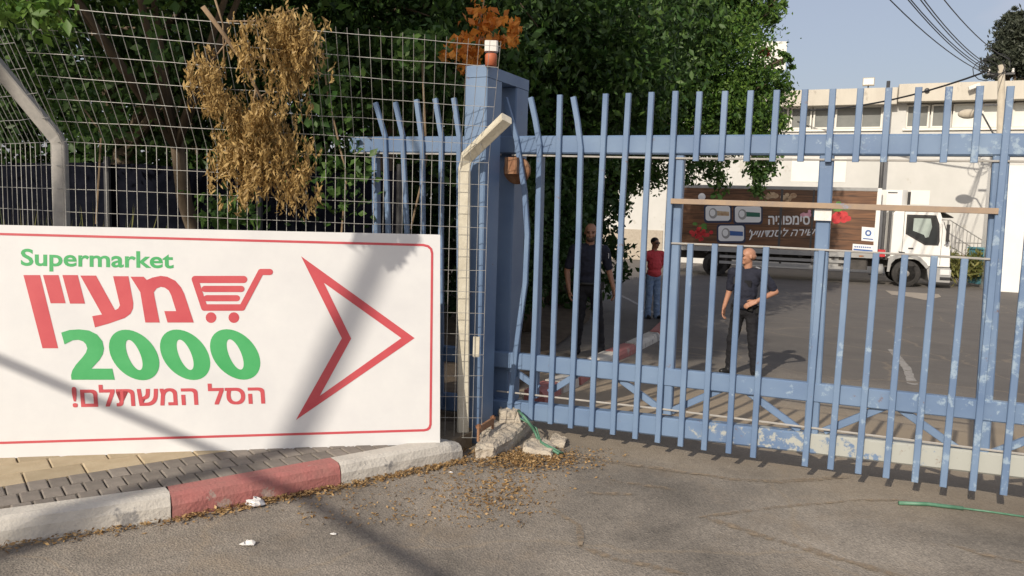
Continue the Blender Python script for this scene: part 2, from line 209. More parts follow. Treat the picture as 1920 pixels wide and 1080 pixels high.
# ---------------------------------------------------------------- mesh helpers
class MB:
    def __init__(s): s.v = []; s.f = []; s.mi = []
    def add(s, vs, fs, mi=0):
        o = len(s.v); s.v += [Vector(a) for a in vs]; s.f += [tuple(o+i for i in q) for q in fs]; s.mi += [mi]*len(fs)
    def bar(s, p, q, wd, dp, side, mi=0, ch=.12):
        """chamfered bar from p to q, wd across 'side', dp across the other way"""
        p = Vector(p); q = Vector(q); ax = (q-p).normalized(); a = Vector(side); a = (a-ax*a.dot(ax)).normalized(); b = ax.cross(a)
        hw, hd = wd/2, dp/2; c = min(hw, hd)*ch*2
        pr = [(hw, hd-c), (hw-c, hd), (-hw+c, hd), (-hw, hd-c), (-hw, -hd+c), (-hw+c, -hd), (hw-c, -hd), (hw, -hd+c)]
        vs = [p+a*x+b*y for x, y in pr]+[q+a*x+b*y for x, y in pr]
        s.add(vs, [(i, (i+1) % 8, 8+(i+1) % 8, 8+i) for i in range(8)]+[tuple(range(7, -1, -1)), tuple(range(8, 16))], mi)
    def box(s, c, ex, ey, ez, mi=0, ch=.05):
        c = Vector(c); ex = Vector(ex); ez = Vector(ez); ey = Vector(ey)
        s.bar(c-ez, c+ez, ex.length*2, ey.length*2, ex, mi, ch)
    def aabb(s, a, b, mi=0, ch=.04):
        a = Vector(a); b = Vector(b); c = (a+b)/2; d = (b-a)/2
        s.box(c, (abs(d.x), 0, 0), (0, abs(d.y), 0), (0, 0, abs(d.z)), mi, ch)
    def tube(s, pts, r, n=8, mi=0, caps=True):
        pts = [Vector(p) for p in pts]; rs = r if hasattr(r, '__len__') else [r]*len(pts)
        o = len(s.v); a = None
        for i, p in enumerate(pts):
            t = (pts[min(i+1, len(pts)-1)]-pts[max(i-1, 0)]).normalized()
            if a is None: a = t.orthogonal().normalized()
            a = (a-t*a.dot(t)).normalized(); b = t.cross(a)
            for k in range(n): s.v.append(p+(a*math.cos(2*math.pi*k/n)+b*math.sin(2*math.pi*k/n))*rs[i])
        fs = [(o+i*n+k, o+i*n+(k+1) % n, o+(i+1)*n+(k+1) % n, o+(i+1)*n+k) for i in range(len(pts)-1) for k in range(n)]
        if caps: fs += [tuple(o+k for k in range(n-1, -1, -1)), tuple(o+(len(pts)-1)*n+k for k in range(n))]
        s.f += fs; s.mi += [mi]*len(fs)
    def lathe(s, prof, c, ax, n=20, mi=0):
        c = Vector(c); ax = Vector(ax).normalized(); s.tube([c+ax*h for r, h in prof], [max(r, .0005) for r, h in prof], n, mi)
    def prism(s, loops, th, mi=0):
        """loops: list of 3-D loops (first outer, others holes), extruded by vector th"""
        loops = [[Vector(p) for p in lp] for lp in loops]; th = Vector(th)
        flat = [p for lp in loops for p in lp]; tr = tessellate_polygon(loops); N = len(flat)
        fs = [tuple(t) for t in tr]+[tuple(N+i for i in reversed(t)) for t in tr]; o = 0
        for lp in loops:
            k = len(lp); fs += [(o+i, o+(i+1) % k, N+o+(i+1) % k, N+o+i) for i in range(k)]; o += k
        s.add(flat+[p+th for p in flat], fs, mi)
    def ball(s, c, rad, rot=None, n=14, mi=0):
        c = Vector(c); rot = rot or Matrix.Identity(3); vs = [Vector((0, 0, 1))]; m_ = n//2
        for i in range(1, m_):
            t = math.pi*i/m_
            vs += [Vector((math.sin(t)*math.cos(2*math.pi*k/n), math.sin(t)*math.sin(2*math.pi*k/n), math.cos(t))) for k in range(n)]
        vs.append(Vector((0, 0, -1))); fs = [(0, 1+k, 1+(k+1) % n) for k in range(n)]
        for i in range(m_-2): fs += [(1+i*n+k, 1+(i+1)*n+k, 1+(i+1)*n+(k+1) % n, 1+i*n+(k+1) % n) for k in range(n)]
        L = len(vs)-1; o = 1+(m_-2)*n; fs += [(L, o+(k+1) % n, o+k) for k in range(n)]
        s.add([c+rot @ Vector((v.x*rad[0], v.y*rad[1], v.z*rad[2])) for v in vs], fs, mi)
    def cone(s, p, r1, q, r2, n=12):
        p = Vector(p); q = Vector(q); ax = (q-p).normalized(); pts = []; rs = []
        for k in range(1, 5): t = math.pi/2*k/4; pts.append(p-ax*r1*math.cos(t)); rs.append(max(r1*math.sin(t), .0005))
        for k in range(0, 4): t = math.pi/2*k/4; pts.append(q+ax*r2*math.sin(t)); rs.append(max(r2*math.cos(t), .0005))
        s.tube(pts, rs, n)
    def build(s, name, mats, parent=None, smooth=False, local=False, flip=False):
        me = bpy.data.meshes.new(name); off = Vector() if (local or parent is None) else origin(parent)
        me.from_pydata([tuple(v-off) for v in s.v], [], s.f)
        if not isinstance(mats, (list, tuple)): mats = [mats]
        for q in mats: me.materials.append(M[q])
        if len(mats) > 1: me.polygons.foreach_set('material_index', s.mi)
        import bmesh
        bm = bmesh.new(); bm.from_mesh(me); bmesh.ops.recalc_face_normals(bm, faces=bm.faces); bm.to_mesh(me); bm.free()
        if smooth: me.polygons.foreach_set('use_smooth', [True]*len(me.polygons))
        me.update(); return link(name, me, parent)
def origin(o):
    v = Vector(o.location)
    while o.parent: o = o.parent; v += Vector(o.location)
    return v
def link(name, me, parent=None):
    o = bpy.data.objects.new(name, me); COL.objects.link(o)
    if parent: o.parent = parent
    return o
def tag(o, label, cat, group=None, kind=None):
    o['label'] = label; o['category'] = cat
    if group: o['group'] = group
    if kind: o['kind'] = kind
    return o
def struct(o, label=None):
    o['kind'] = 'structure'
    if label: o['label'] = label
    return o
def thing(name, label, cat, loc, rotz=0, group=None):
    o = bpy.data.objects.new(name, None); COL.objects.link(o); o.location = loc; o.rotation_euler = (0, 0, rotz)
    o.empty_display_size = .2; return tag(o, label, cat, group)
def sweep_bar(pts, wd, dp, side, mb, mi=0):
    for a, b in zip(pts[:-1], pts[1:]): mb.bar(a, b, wd, dp, side, mi)
def bentbar(mb, pts, wd, dp, side, mi=0):
    """one continuous square tube through several points"""
    pts = [Vector(p) for p in pts]; o = len(mb.v); hw, hd = wd/2, dp/2; c = min(hw, hd)*.25
    pr = [(hw, hd-c), (hw-c, hd), (-hw+c, hd), (-hw, hd-c), (-hw, -hd+c), (-hw+c, -hd), (hw-c, -hd), (hw, -hd+c)]
    for i, p in enumerate(pts):
        t = (pts[min(i+1, len(pts)-1)]-pts[max(i-1, 0)]).normalized(); a = Vector(side); a = (a-t*a.dot(t)).normalized(); b = t.cross(a)
        mb.v += [p+a*x+b*y for x, y in pr]
    fs = [(o+i*8+k, o+i*8+(k+1) % 8, o+(i+1)*8+(k+1) % 8, o+(i+1)*8+k) for i in range(len(pts)-1) for k in range(8)]
    fs += [tuple(o+k for k in range(7, -1, -1)), tuple(o+(len(pts)-1)*8+k for k in range(8))]; mb.f += fs; mb.mi += [mi]*len(fs)
def leaves(name, mat, pos, size, aspect=.5, droop=0., parent=None, seed=1, jitter=.35, flat=0.):
    """one mesh of folded two-triangle leaves at the given points"""
    g = np.random.default_rng(seed); N = len(pos); pos = np.asarray(pos, float)
    d = g.normal(size=(N, 3)); d[:, 2] = d[:, 2]*(1-flat)-droop*1.6; d /= np.linalg.norm(d, axis=1)[:, None]
    u = g.normal(size=(N, 3)); u[:, 2] *= (1-flat); u -= d*(u*d).sum(1)[:, None]; u /= np.linalg.norm(u, axis=1)[:, None]; nn = np.cross(d, u)
    L = size*(1+jitter*g.normal(size=N)).clip(.4, 1.9)[:, None]; W = L*aspect*.5
    v = np.empty((N, 4, 3)); v[:, 0] = pos-d*L*.5; v[:, 1] = pos+u*W+nn*W*.35-d*L*.05; v[:, 2] = pos+d*L*.5; v[:, 3] = pos-u*W+nn*W*.35-d*L*.05
    off = np.array(origin(parent)) if parent else np.zeros(3); v -= off
    idx = np.arange(N)[:, None]*4+np.array([[0, 1, 2, 0, 2, 3]]); me = bpy.data.meshes.new(name)
    me.vertices.add(N*4); me.vertices.foreach_set('co', v.ravel()); me.loops.add(N*6); me.loops.foreach_set('vertex_index', idx.ravel().astype(np.int32))
    me.polygons.add(N*2); me.polygons.foreach_set('loop_start', np.arange(0, N*6, 3, dtype=np.int32))
    me.update(calc_edges=True); me.validate(); me.materials.append(M[mat]); return link(name, me, parent)
def blobpts(blobs, n, seed, clump=.16, per=60):
    """points gathered in clumps through a set of ellipsoids (centre, radii)"""
    g = np.random.default_rng(seed); vol = np.array([b[1][0]*b[1][1]*b[1][2] for b in blobs])**.8; out = []
    for b, k in zip(blobs, (vol/vol.sum()*n).astype(int)):
        nc = max(3, k//per); d = g.normal(size=(nc, 3)); d /= np.linalg.norm(d, axis=1)[:, None]
        c = d*(g.random(nc)**.42)[:, None]; c = c*np.array(b[1])+np.array(b[0]); r = min(b[1])
        q = c[g.integers(0, nc, k)]+g.normal(size=(k, 3))*clump*max(.25, r)*np.array([1, 1, .75]); out.append(q)
    return np.concatenate(out)
def pb(px, py, r, d, ry=None, rd=None):
    c = atd(px, py, d); k = d/FPX; return (tuple(c), (r*k, (rd if rd else r)*k, (ry if ry else r)*k))
def tree(name, label, base, blobs, n, mat, size, seed, trunk=.16, cat='tree', aspect=.5, mat2=None, frac=.25, group=None, clump=.16, droop=.25):
    base = Vector(base); t = thing(name, label, cat, base, group=group); g = random.Random(seed)
    cz = sum(b[0][2] for b in blobs)/len(blobs); cx = sum(b[0][0] for b in blobs)/len(blobs); cy = sum(b[0][1] for b in blobs)/len(blobs)
    fork = base+(Vector((cx, cy, cz))-base)*.5; fork.z = base.z+(cz-base.z)*.55
    mb = MB(); mb.tube([base-Z*.1, base+(fork-base)*.35+Vector((.08, .05, 0)), base+(fork-base)*.7+Vector((-.05, .04, 0)), fork], [trunk*1.35, trunk, trunk*.85, trunk*.7], 10)
    mb.build('trunk', 'bark', t, True)
    for b in blobs:
        c = Vector(b[0]); mb = MB(); mid = fork.lerp(c, .5)+Vector((g.uniform(-.2, .2), g.uniform(-.2, .2), .2))
        mb.tube([fork-Z*.15, mid, c], [trunk*.5, trunk*.3, trunk*.1], 6)
        for _ in range(5):
            d = Vector((g.gauss(0, 1), g.gauss(0, 1), g.gauss(0, .8))).normalized()
            e = c+Vector((d.x*b[1][0], d.y*b[1][1], d.z*b[1][2]))*.75; mb.tube([mid.lerp(c, g.random()), e.lerp(c, .4)+Z*.08, e], [trunk*.18, trunk*.1, .006], 5)
        mb.build('limb', 'bark', t, True)
    p = blobpts(blobs, n, seed, clump)
    if mat2:
        k = np.random.default_rng(seed).random(len(p)) < frac; leaves('crown', mat, p[~k], size, aspect, droop, t, seed); leaves('crown', mat2, p[k], size, aspect, droop, t, seed+1)
    else: leaves('crown', mat, p, size, aspect, droop, t, seed)
    return t
exec_after = []
# ================================================================ SETTING
# ground: one sheet, level street in front of the gate, falling gently into the yard behind it
xs = np.concatenate([np.linspace(-400, -30, 12)[:-1], np.arange(-30, 40.1, 1.), np.linspace(40, 500, 14)[1:]])
ys = np.concatenate([np.linspace(-200, -10, 8)[:-1], np.arange(-10, 60.1, 1.), np.linspace(60, 900, 16)[1:]])
mb = MB(); nx = len(xs)
mb.v = [Vector((x, y, gz(x, y))) for y in ys for x in xs]; mb.f = [(j*nx+i, j*nx+i+1, (j+1)*nx+i+1, (j+1)*nx+i) for j in range(len(ys)-1) for i in range(nx-1)]; mb.mi = [0]*len(mb.f)
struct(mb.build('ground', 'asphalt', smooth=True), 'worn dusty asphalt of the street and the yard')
# kerb and pavement
KZ = .135; KP = [(-620, 1120), (-150, 1048), (322, 975), (640, 911), (872, 862)]
kb = [atz(*p) for p in KP]; kerb = bpy.data.objects.new('kerb', None); COL.objects.link(kerb); kerb.location = kb[0]; struct(kerb, 'painted kerb of white and red stones along the pavement')
def kerb_stone(a, b, mat, parent, h=KZ, wd=.15, name='kerb_stone', seed=0, end_round=False):
    g = random.Random(seed); ax = (b-a).normalized(); nv = Vector((-ax.y, ax.x, 0)); nv = nv if nv.y > 0 else -nv
    pr = [(0, -.03), (.004, h*.55), (.022, h*.88), (.05, h), (wd, h), (wd, -.03)]; mb = MB(); n = 9; L = (b-a).length
    for i in range(n+1):
        t = .004/L+(1-.008/L)*i/n; sc = 1.
        if end_round and i >= n-1: sc = .93 if i == n-1 else .72
        for x, z in pr: mb.v.append(a.lerp(b, t)+nv*(x+(0 if x in (0, wd) else g.uniform(-.004, .004)))+Z*(z*sc if z > 0 else z)+nv*((1-sc)*.08 if x < .06 else 0))
    k = len(pr); mb.f = [(i*k+j, i*k+j+1, (i+1)*k+j+1, (i+1)*k+j) for i in range(n) for j in range(k-1)]+[tuple(range(k)), tuple(n*k+j for j in range(k-1, -1, -1))]; mb.mi = [0]*len(mb.f)
    return mb.build(name, mat, parent)
for i, mt_ in enumerate(['kerb_red', 'kerb_white', 'kerb_red', 'kerb_white']): kerb_stone(kb[i], kb[i+1], mt_, kerb, seed=i, end_round=(i == 3))
ku = (kb[3]-kb[2]).normalized(); kv = Vector((-ku.y, ku.x, 0)); K0 = kb[2]+kv*.15
pav = MB(); pl = [kb[0]+kv*.14, kb[1]+kv*.14, kb[2]+kv*.14, kb[3]+kv*.14, kb[4]+kv*.13, kb[4]+Vector((.03, .3, 0)), Vector((-.3, 5.75, 0)), Vector((-3.6, 5.35, 0)), Vector((-6, 7.5, 0)), Vector((-9, 5, 0))]
pav.prism([[Vector((p.x, p.y, -.02)) for p in pl]], (0, 0, KZ-.005)); pavo = struct(pav.build('pavement', 'joint_sand'), 'pavement of buff tiles with a band of small grey pavers')
def inside(p, poly):
    c = False
    for i in range(len(poly)):
        a, b = poly[i], poly[i-1]
        if (a.y > p.y) != (b.y > p.y) and p.x < (b.x-a.x)*(p.y-a.y)/(b.y-a.y)+a.x: c = not c
    return c
def paver(u0, u1, v0, v1, mat, cache={}):
    key = (round(u1-u0, 3), round(v1-v0, 3), mat)
    if key not in cache:
        mb = MB(); hu, hv = (u1-u0)/2-.004, (v1-v0)/2-.004; c = .006
        vs = [(x*hu, y*hv, -.03) for x, y in ((1, 1), (-1, 1), (-1, -1), (1, -1))]+[(x*hu, y*hv, -.004) for x, y in ((1, 1), (-1, 1), (-1, -1), (1, -1))]+[(x*(hu-c), y*(hv-c), 0) for x, y in ((1, 1), (-1, 1), (-1, -1), (1, -1))]
        mb.add(vs, [(i, (i+1) % 4, 4+(i+1) % 4, 4+i) for i in range(4)]+[(4+i, 4+(i+1) % 4, 8+(i+1) % 4, 8+i) for i in range(4)]+[(8, 9, 10, 11)])
        o = mb.build('paver', mat, pavo, local=True); cache[key] = o
    else: o = cache[key].copy(); COL.objects.link(o); o.parent = pavo
    c = K0+ku*((u0+u1)/2)+kv*((v0+v1)/2); o.location = (c.x, c.y, KZ-.004+random.uniform(-.003, .002))
    o.rotation_euler = (random.gauss(0, .006), random.gauss(0, .006), math.atan2(ku.y, ku.x)+random.gauss(0, .008))
KS = math.atan2(ku.y, ku.x)
for r in range(3):
    for k in range(-12, 14):
        u = k*.1+(.05 if r % 2 else 0); c = K0+ku*(u+.05)+kv*(r*.16+.08)
        if inside(c, pl): paver(u, u+.1, r*.16, r*.16+.16, 'paver_grey')
for r in range(6):
    for k in range(-9, 7):
        u = k*.3+(.15 if r % 2 else 0); v = .48+r*.2; c = K0+ku*(u+.15)+kv*(v+.1)
        if inside(c, pl) and inside(c+ku*.15, pl): paver(u, u+.3, v, v+.2, 'paver_buff')
# planting bed behind the wire fence
sb = MB(); so_ = [(-3.6, 5.36), (-.42, 5.74), (-.28, 6.6), (.15, 8), (.6, 11), (1.5, 15), (2.6, 24), (-6, 26), (-14, 18), (-9, 7.6), (-6, 7.4)]
sb.v = []
ring = [Vector((x, y, gz(x, y)+.05)) for x, y in so_]; cc = Vector((-3.5, 12, .05)); sb.add([cc]+ring, [(0, 1+i, 1+(i+1) % len(ring)) for i in range(len(ring))])
struct(sb.build('planting_bed', 'soil'), 'dark soil under the trees behind the wire fence')
# sand-filled cracks and seams in the asphalt
def strip(pts, wd, name='crack', mat='sand_fill', dz=.006, jit=.35):
    P = [ong(*p) for p in pts]; Q = []
    for a, b in zip(P[:-1], P[1:]):
        n = max(2, int((b-a).length/.08)); Q += [a.lerp(b, i/n) for i in range(n)]
    Q.append(P[-1]); mb = MB()
    for i, p in enumerate(Q):
        t = (Q[min(i+1, len(Q)-1)]-Q[max(i-1, 0)]).normalized(); s = Vector((-t.y, t.x, 0)); e = wd*(1+random.uniform(-jit, jit))/2*(.3 if i in (0, len(Q)-1) else 1); o = s*random.uniform(-.012, .012)*jit*2
        for k in (-1, 1):
            q = p+s*e*k+o; mb.v.append(Vector((q.x, q.y, max(gz(q.x, q.y), p.z-.02)+dz)))
    mb.f = [(2*i, 2*i+1, 2*i+3, 2*i+2) for i in range(len(Q)-1)]; mb.mi = [0]*len(mb.f); return struct(mb.build(name, mat))
for pts, wd in (([(1072, 856), (1240, 880), (1370, 899), (1460, 905), (1610, 892)], .05), ([(1310, 971), (1430, 955), (1585, 940), (1700, 938)], .03), ([(1322, 970), (1420, 1003), (1560, 1045), (1700, 1085)], .05),
                ([(1085, 1025), (1160, 1050), (1290, 1080)], .04), ([(1775, 1022), (1850, 1042), (1925, 1058)], .045), ([(1020, 945), (1085, 985), (1090, 1030)], .03), ([(1100, 925), (1190, 928)], .05), ([(1140, 900), (1270, 920)], .04)):
    strip(pts, wd, 'sand_filled_crack')
strip([(1125, 535), (1180, 562), (1236, 592), (1262, 604)], .1, 'road_marking', 'road_white', .005, .15)
strip([(1670, 655), (1700, 690), (1712, 722)], .12, 'road_marking', 'road_white', .005, .15)
mb = MB(); pp = [ong(*p) for p in ((1660, 545), (1700, 548), (1760, 552), (1765, 557), (1735, 563), (1700, 556), (1672, 553))]; mb.add([p+Z*.006 for p in pp], [tuple(range(len(pp)))]); struct(mb.build('concrete_patch', 'pale_concrete'))
# ================================================================ SLIDING GATE
def g(px, py, off=0.): return onp(px, py, GP+GN*off, GN)
gate = thing('sliding_gate', 'blue steel sliding gate with upright slats, some bent, across the yard entrance', 'gate', GP)
SW, SD = .038, .03
def slat(pts, wd=SW, name='slat', off=.015, dp=SD):
    mb = MB(); bentbar(mb, [g(x, y, off) for x, y in pts], wd, dp, GD); return mb.build(name, 'blue_paint', gate)
for pts in ([(947, 184), (969, 262), (984, 360), (989, 440), (985, 530), (967, 660), (955, 781)], [(995, 183), (1004, 225), (1012, 272), (1010, 400), (1003, 600), (995, 787)], [(1050, 178), (1044, 440), (1032, 794)],
            [(1075, 182), (1083, 228), (1089, 278), (1085, 440), (1070, 802)], [(1136, 176), (1125, 400), (1109, 808)], [(1179, 175), (1166, 400), (1149, 814)], [(1222, 173), (1210, 400), (1191, 822)], [(1267, 171), (1255, 400), (1233, 829)]):
    slat(pts)
for x in (1312, 1360, 1408, 1457, 1510, 1562, 1614, 1667, 1723, 1780, 1838):
    k = -.045-(x-1148)*7e-5; slat([(x, 172-(x-1312)*.02), (x+k*132, 302+(x-1312)*.006)])
for (a, b), (c, d) in (((1295, 457), (1276, 836)), ((1341, 457), (1320, 843)), ((1388, 460), (1366, 849)), ((1437, 463), (1412, 857)), ((1541, 470), (1509, 873)), ((1590, 472), (1557, 879)), ((1643, 475), (1609, 887)),
                       ((1697, 478), (1661, 895)), ((1752, 480), (1715, 903)), ((1809, 485), (1768, 912)), ((1895, 162), (1823, 919)), ((1955, 160), (1881, 927)), ((2018, 158), (1942, 936)), ((2084, 156), (2004, 946))):
    ls_ = slat([(a, b), (c, d)])
for k in range(1, 10):
    o = ls_.copy(); COL.objects.link(o); o.parent = gate; o.location = GD*(.185*k)
for pts in ([(704, 193), (722, 255), (728, 432), (730, 745)], [(741, 192), (755, 254), (763, 432), (764, 750)], [(781, 187), (792, 270), (793, 432), (795, 755)], [(816, 185), (828, 258), (827, 432), (828, 760)], [(851, 184), (861, 255), (861, 432), (862, 765)], [(895, 184), (900, 432), (898, 770)]):
    slat(pts)
def rail(x0, y0a, y0b, x1, y1a, y1b, name, off, dp, mat='blue_paint'):
    a = (g(x0, y0a, off)+g(x0, y0b, off))/2; b = (g(x1, y1a, off)+g(x1, y1b, off))/2; h = (g(x0, y0a, off)-g(x0, y0b, off)).length*.5+(g(x1, y1a, off)-g(x1, y1b, off)).length*.5
    b = b+(b-a).normalized()*1.75; mb = MB(); mb.bar(a, b, h, dp, Z); return mb.build(name, mat, gate)
rail(662, 258, 286, 2090, 249, 296, 'top_beam', .031+.045, .09)
rail(690, 634, 660, 2060, 770, 812, 'lower_rail', .031+.03, .06)
rail(690, 722, 750, 2060, 866, 912, 'bottom_beam', .031+.045, .09, 'blue_paint_peeled')
for (x0, y0), (x1, y1), wd in (((1014, 292), (1003, 745), .05), ((1275, 292), (1251, 775), .07), ((1551, 292), (1521, 815), .085), ((1877, 292), (1838, 855), .085), ((705, 285), (708, 720), .05)):
    mb = MB(); mb.bar(g(x0, y0, .07), g(x1, y1, .07), wd, .06, GD); mb.build('frame_post', 'blue_paint', gate)
for (x0, y0), (x1, y1) in (((932, 672), (1010, 728)), ((1030, 735), (1115, 682)), ((1125, 684), (1236, 765)), ((1260, 770), (1375, 720)), ((1385, 722), (1500, 806)), ((1545, 808), (1670, 758)), ((1682, 762), (1800, 845)), ((1860, 850), (1990, 800))):
    mb = MB(); mb.bar(g(x0, y0, .075), g(x1, y1, .075), .045, .03, Z); mb.build('brace', 'blue_paint', gate)
mb = MB(); mb.bar(g(1258, 377, -.004), g(1872, 396, -.004), .035, .018, Z); mb.build('flat_bar', 'rusty_bar', gate)
for pts in ([(960, 291), (1280, 297), (1600, 300), (2080, 304)], [(1258, 456), (1438, 463), (1548, 469), (1700, 477), (1872, 487)], [(932, 733), (1250, 768), (1520, 802), (2050, 868)], [(940, 290), (662, 287)]):
    mb = MB(); mb.tube([g(x, y, .034) for x, y in pts], .007, 6); mb.build('tie_rod', 'grey_post', gate)
mb = MB(); c = g(1543, 403, .02); mb.box(c, GD*.05, GN*.006, Z*.035, ch=.02); o = mb.build('paper_notice', 'paper', gate); o['label'] = 'small white paper stuck on the middle post'
# portal the gate slides through
O = Vector((-.226*.945, 5.87*.945, 0)); ZT = 1.7+1.03*.945
portal = thing('gate_portal', 'blue steel portal of two columns guiding the end of the gate', 'gate post', O)
def pf(a, b, z): return O+GD*a*.945+GN*b*.945+Z*z
def pbox(a0, a1, b0, b1, z0, z1, name, mat='blue_paint', par=portal, ch=.05):
    mb = MB(); mb.box(pf((a0+a1)/2, (b0+b1)/2, (z0+z1)/2), GD*((a1-a0)*.4725), GN*((b1-b0)*.4725), Z*((z1-z0)/2), ch=ch); return mb.build(name, mat, par)
pbox(-.184, 0, 0, .25, 0, ZT-.083, 'column'); pbox(-.184, 0, .5, .73, -.03, ZT-.083, 'column'); pbox(-.186, .002, -.002, .732, ZT-.08, ZT, 'lintel')
# warning lamp on its rod above the front column
bc = atd(921, 100, 5.54); beacon = thing('warning_lamp', 'small terracotta and white warning lamp on a rod above the blue column', 'lamp', pf(-.02, .1, ZT))
mb = MB(); mb.lathe([(.02, -.012), (.04, -.01), (.042, .06), (.036, .072), (.0, .074)], bc-Z*.075, Z, 20); mb.build('lens', 'terracotta', beacon, True)
mb = MB(); mb.box(bc+Z*.045, (.045, 0, 0), (0, .035, 0), (0, 0, .035), ch=.15); mb.build('housing', 'white_plastic', beacon)
mb = MB(); mb.tube([pf(-.02, .1, ZT-.01), pf(-.0, .1, ZT+.09), bc+Vector((.05, .05, .03)), bc+Vector((.03, .02, .085))], .009, 6); mb.build('rod', 'galvanised', beacon)
# rusty lamp box on the rear column
rl = atd(974, 318, 5.97); rust_lamp = thing('rusty_floodlight', 'rusty round floodlight with a square box hung on the rear column', 'floodlight', rl)
mb = MB(); mb.lathe([(.02, 0), (.095, .01), (.105, .05), (.1, .07), (.02, .075)], rl, (-.35, -.9, -.15), 22); mb.build('reflector', 'rust', rust_lamp, True)
mb = MB(); mb.box(rl+Vector((-.05, -.11, .02)), (.045, -.018, 0), (.02, .05, 0), (0, 0, .06), ch=.1); mb.build('box', 'rust', rust_lamp)
mb = MB(); mb.bar(rl+Vector((0, .02, -.05)), rl+Vector((-.07, .14, -.1)), .03, .02, Z); mb.build('bracket', 'rust', rust_lamp)
# ================================================================ WIRE FENCE
FR = Vector((-.26, 5.5, .12)); KR = atd(916, 306, 5.38); ZK = KR.z; KL = atd(120, 266, 5.12); TR = atd(938, 88, 5.08); TL = atd(12, 6, 4.74)
fdir = (KR-KL); fdir.z = 0; fdir.normalize(); fn = Vector((fdir.y, -fdir.x, 0))     # fn points to the street
fence = thing('wire_fence', 'welded wire mesh fence with an overhanging top behind the supermarket sign', 'fence', (KL.x, KL.y, .1))
def mesh_panel(B0, B1, K0_, K1_, T0, T1, parent, wire=.0022, sag=.012):
    mb = MB(); n = int((K1_-K0_).length/.0625); rows = int(round((K0_.z-B0.z)/.15)); ru = int(round((T0-K0_).length/.15))
    ph = random.random()*6
    def wob(s, t): return fn*(math.sin(s*7+ph+t*3)*sag)
    for i in range(n+1):
        s = i/n; b = B0.lerp(B1, s); k = K0_.lerp(K1_, s); t = T0.lerp(T1, s); e = (t-k).normalized()
        pts = [b, b.lerp(k, .5)+wob(s, .5), k, k.lerp(t, .5)+wob(s, 1.5), t+e*.035]
        mb.tube(pts, wire, 4, caps=False)
    for j in range(rows+1):
        f_ = j/rows; mb.tube([B0.lerp(B1, s/10).lerp(K0_.lerp(K1_, s/10), f_)+wob(s/10, f_)*(1 if 0 < f_ < 1 else 0)+fn*.004+Z*random.uniform(-.003, .003) for s in range(11)], wire, 4, caps=False)
    for j in range(1, ru+1):
        f_ = j/ru; mb.tube([K0_.lerp(K1_, s/10).lerp(T0.lerp(T1, s/10), f_)+wob(s/10, 1+f_)*(1 if f_ < 1 else 0)+fn*.004+Z*random.uniform(-.004, .004) for s in range(11)], wire, 4, caps=False)
    return mb.build('wire_mesh', 'galvanised', parent)
BL = Vector((KL.x, KL.y, .1)); BR = Vector((KR.x, KR.y, .1))
mesh_panel(BL, BR, KL, KR, TL, TR, fence)
cp = atd(870, 306, 5.5); tip = atd(950, 222, 5.2); mb = MB(); bentbar(mb, [Vector((cp.x+.04, cp.y-.02, .0)), Vector((cp.x+.005, cp.y-.02, ZK-.03)), Vector((cp.x+.02, cp.y-.04, ZK+.04)), tip], .082, .06, fdir)
o = mb.build('fence_post', 'cream_post', fence); o['label'] = 'cream painted post with a bent arm at the gate end'
mb = MB(); pc = atd(112, 266, KL.y+.07); bentbar(mb, [Vector((pc.x, pc.y, 0)), pc-Z*.02, pc+Vector((-.02, -.01, .03)), atd(-10, 118, KL.y-.1), atd(-120, 0, KL.y-.3)], .085, .06, fdir); o = mb.build('fence_post', 'grey_post', fence); o['label'] = 'grey corner post with an arm leaning outwards'
mb = MB(); q = atd(893, 650, 5.4); mb.bar(q-Z*.07, q+Z*.07, .045, .03, fdir); mb.build('clamp', 'cream_post', fence)
fence2 = thing('wire_fence', 'short return of wire mesh fence running back from the grey corner post', 'fence', (KL.x-.4, KL.y+.4, .1))
K2 = atd(-70, 292, 5.85); d2 = (K2-KL); d2.z = 0; d2.normalize(); o2 = Vector((d2.y, -d2.x, 0)); o2 = o2 if o2.x < 0 else -o2
K3 = KL+d2*1.9; mesh_panel(Vector((K3.x, K3.y, .1)), BL+d2*.03, K3, KL+d2*.03, K3+o2*.33+Z*.72, KL+o2*.33+Z*.72+d2*.03, fence2)
# dark screen behind the fence, under the trees
sc = thing('screen_fence', 'near black shade cloth stretched between posts behind the wire fence', 'fence', (-3, 8.2, .1))
pts = [Vector((-7.5, 8.3, 0)), Vector((-4.2, 8.25, 0)), Vector((-2.6, 8.15, 0)), Vector((-1.15, 8.0, 0))]
for a, b in zip(pts[:-1], pts[1:]):
    mb = MB(); n = 8
    for i in range(n+1):
        p = a.lerp(b, i/n)+Vector((0, .03*math.sin(i*2.1), 0)); mb.v += [p+Z*0, p+Vector((0, .02*math.cos(i*1.7), 1.05)), p+Z*(2.02+.02*math.sin(i))]
    mb.f = [(3*i+j, 3*i+3+j, 3*i+4+j, 3*i+1+j) for i in range(n) for j in (0, 1)]; mb.mi = [0]*len(mb.f); o = mb.build('cloth', 'shade_cloth', sc); sm = o.modifiers.new('s', 'SOLIDIFY'); sm.thickness = .01
for p in pts[1:]: mb = MB(); mb.tube([p+Vector((0, -.06, 0)), p+Vector((0, -.06, 2.1))], .035, 8); mb.build('post', 'dark_steel', sc)
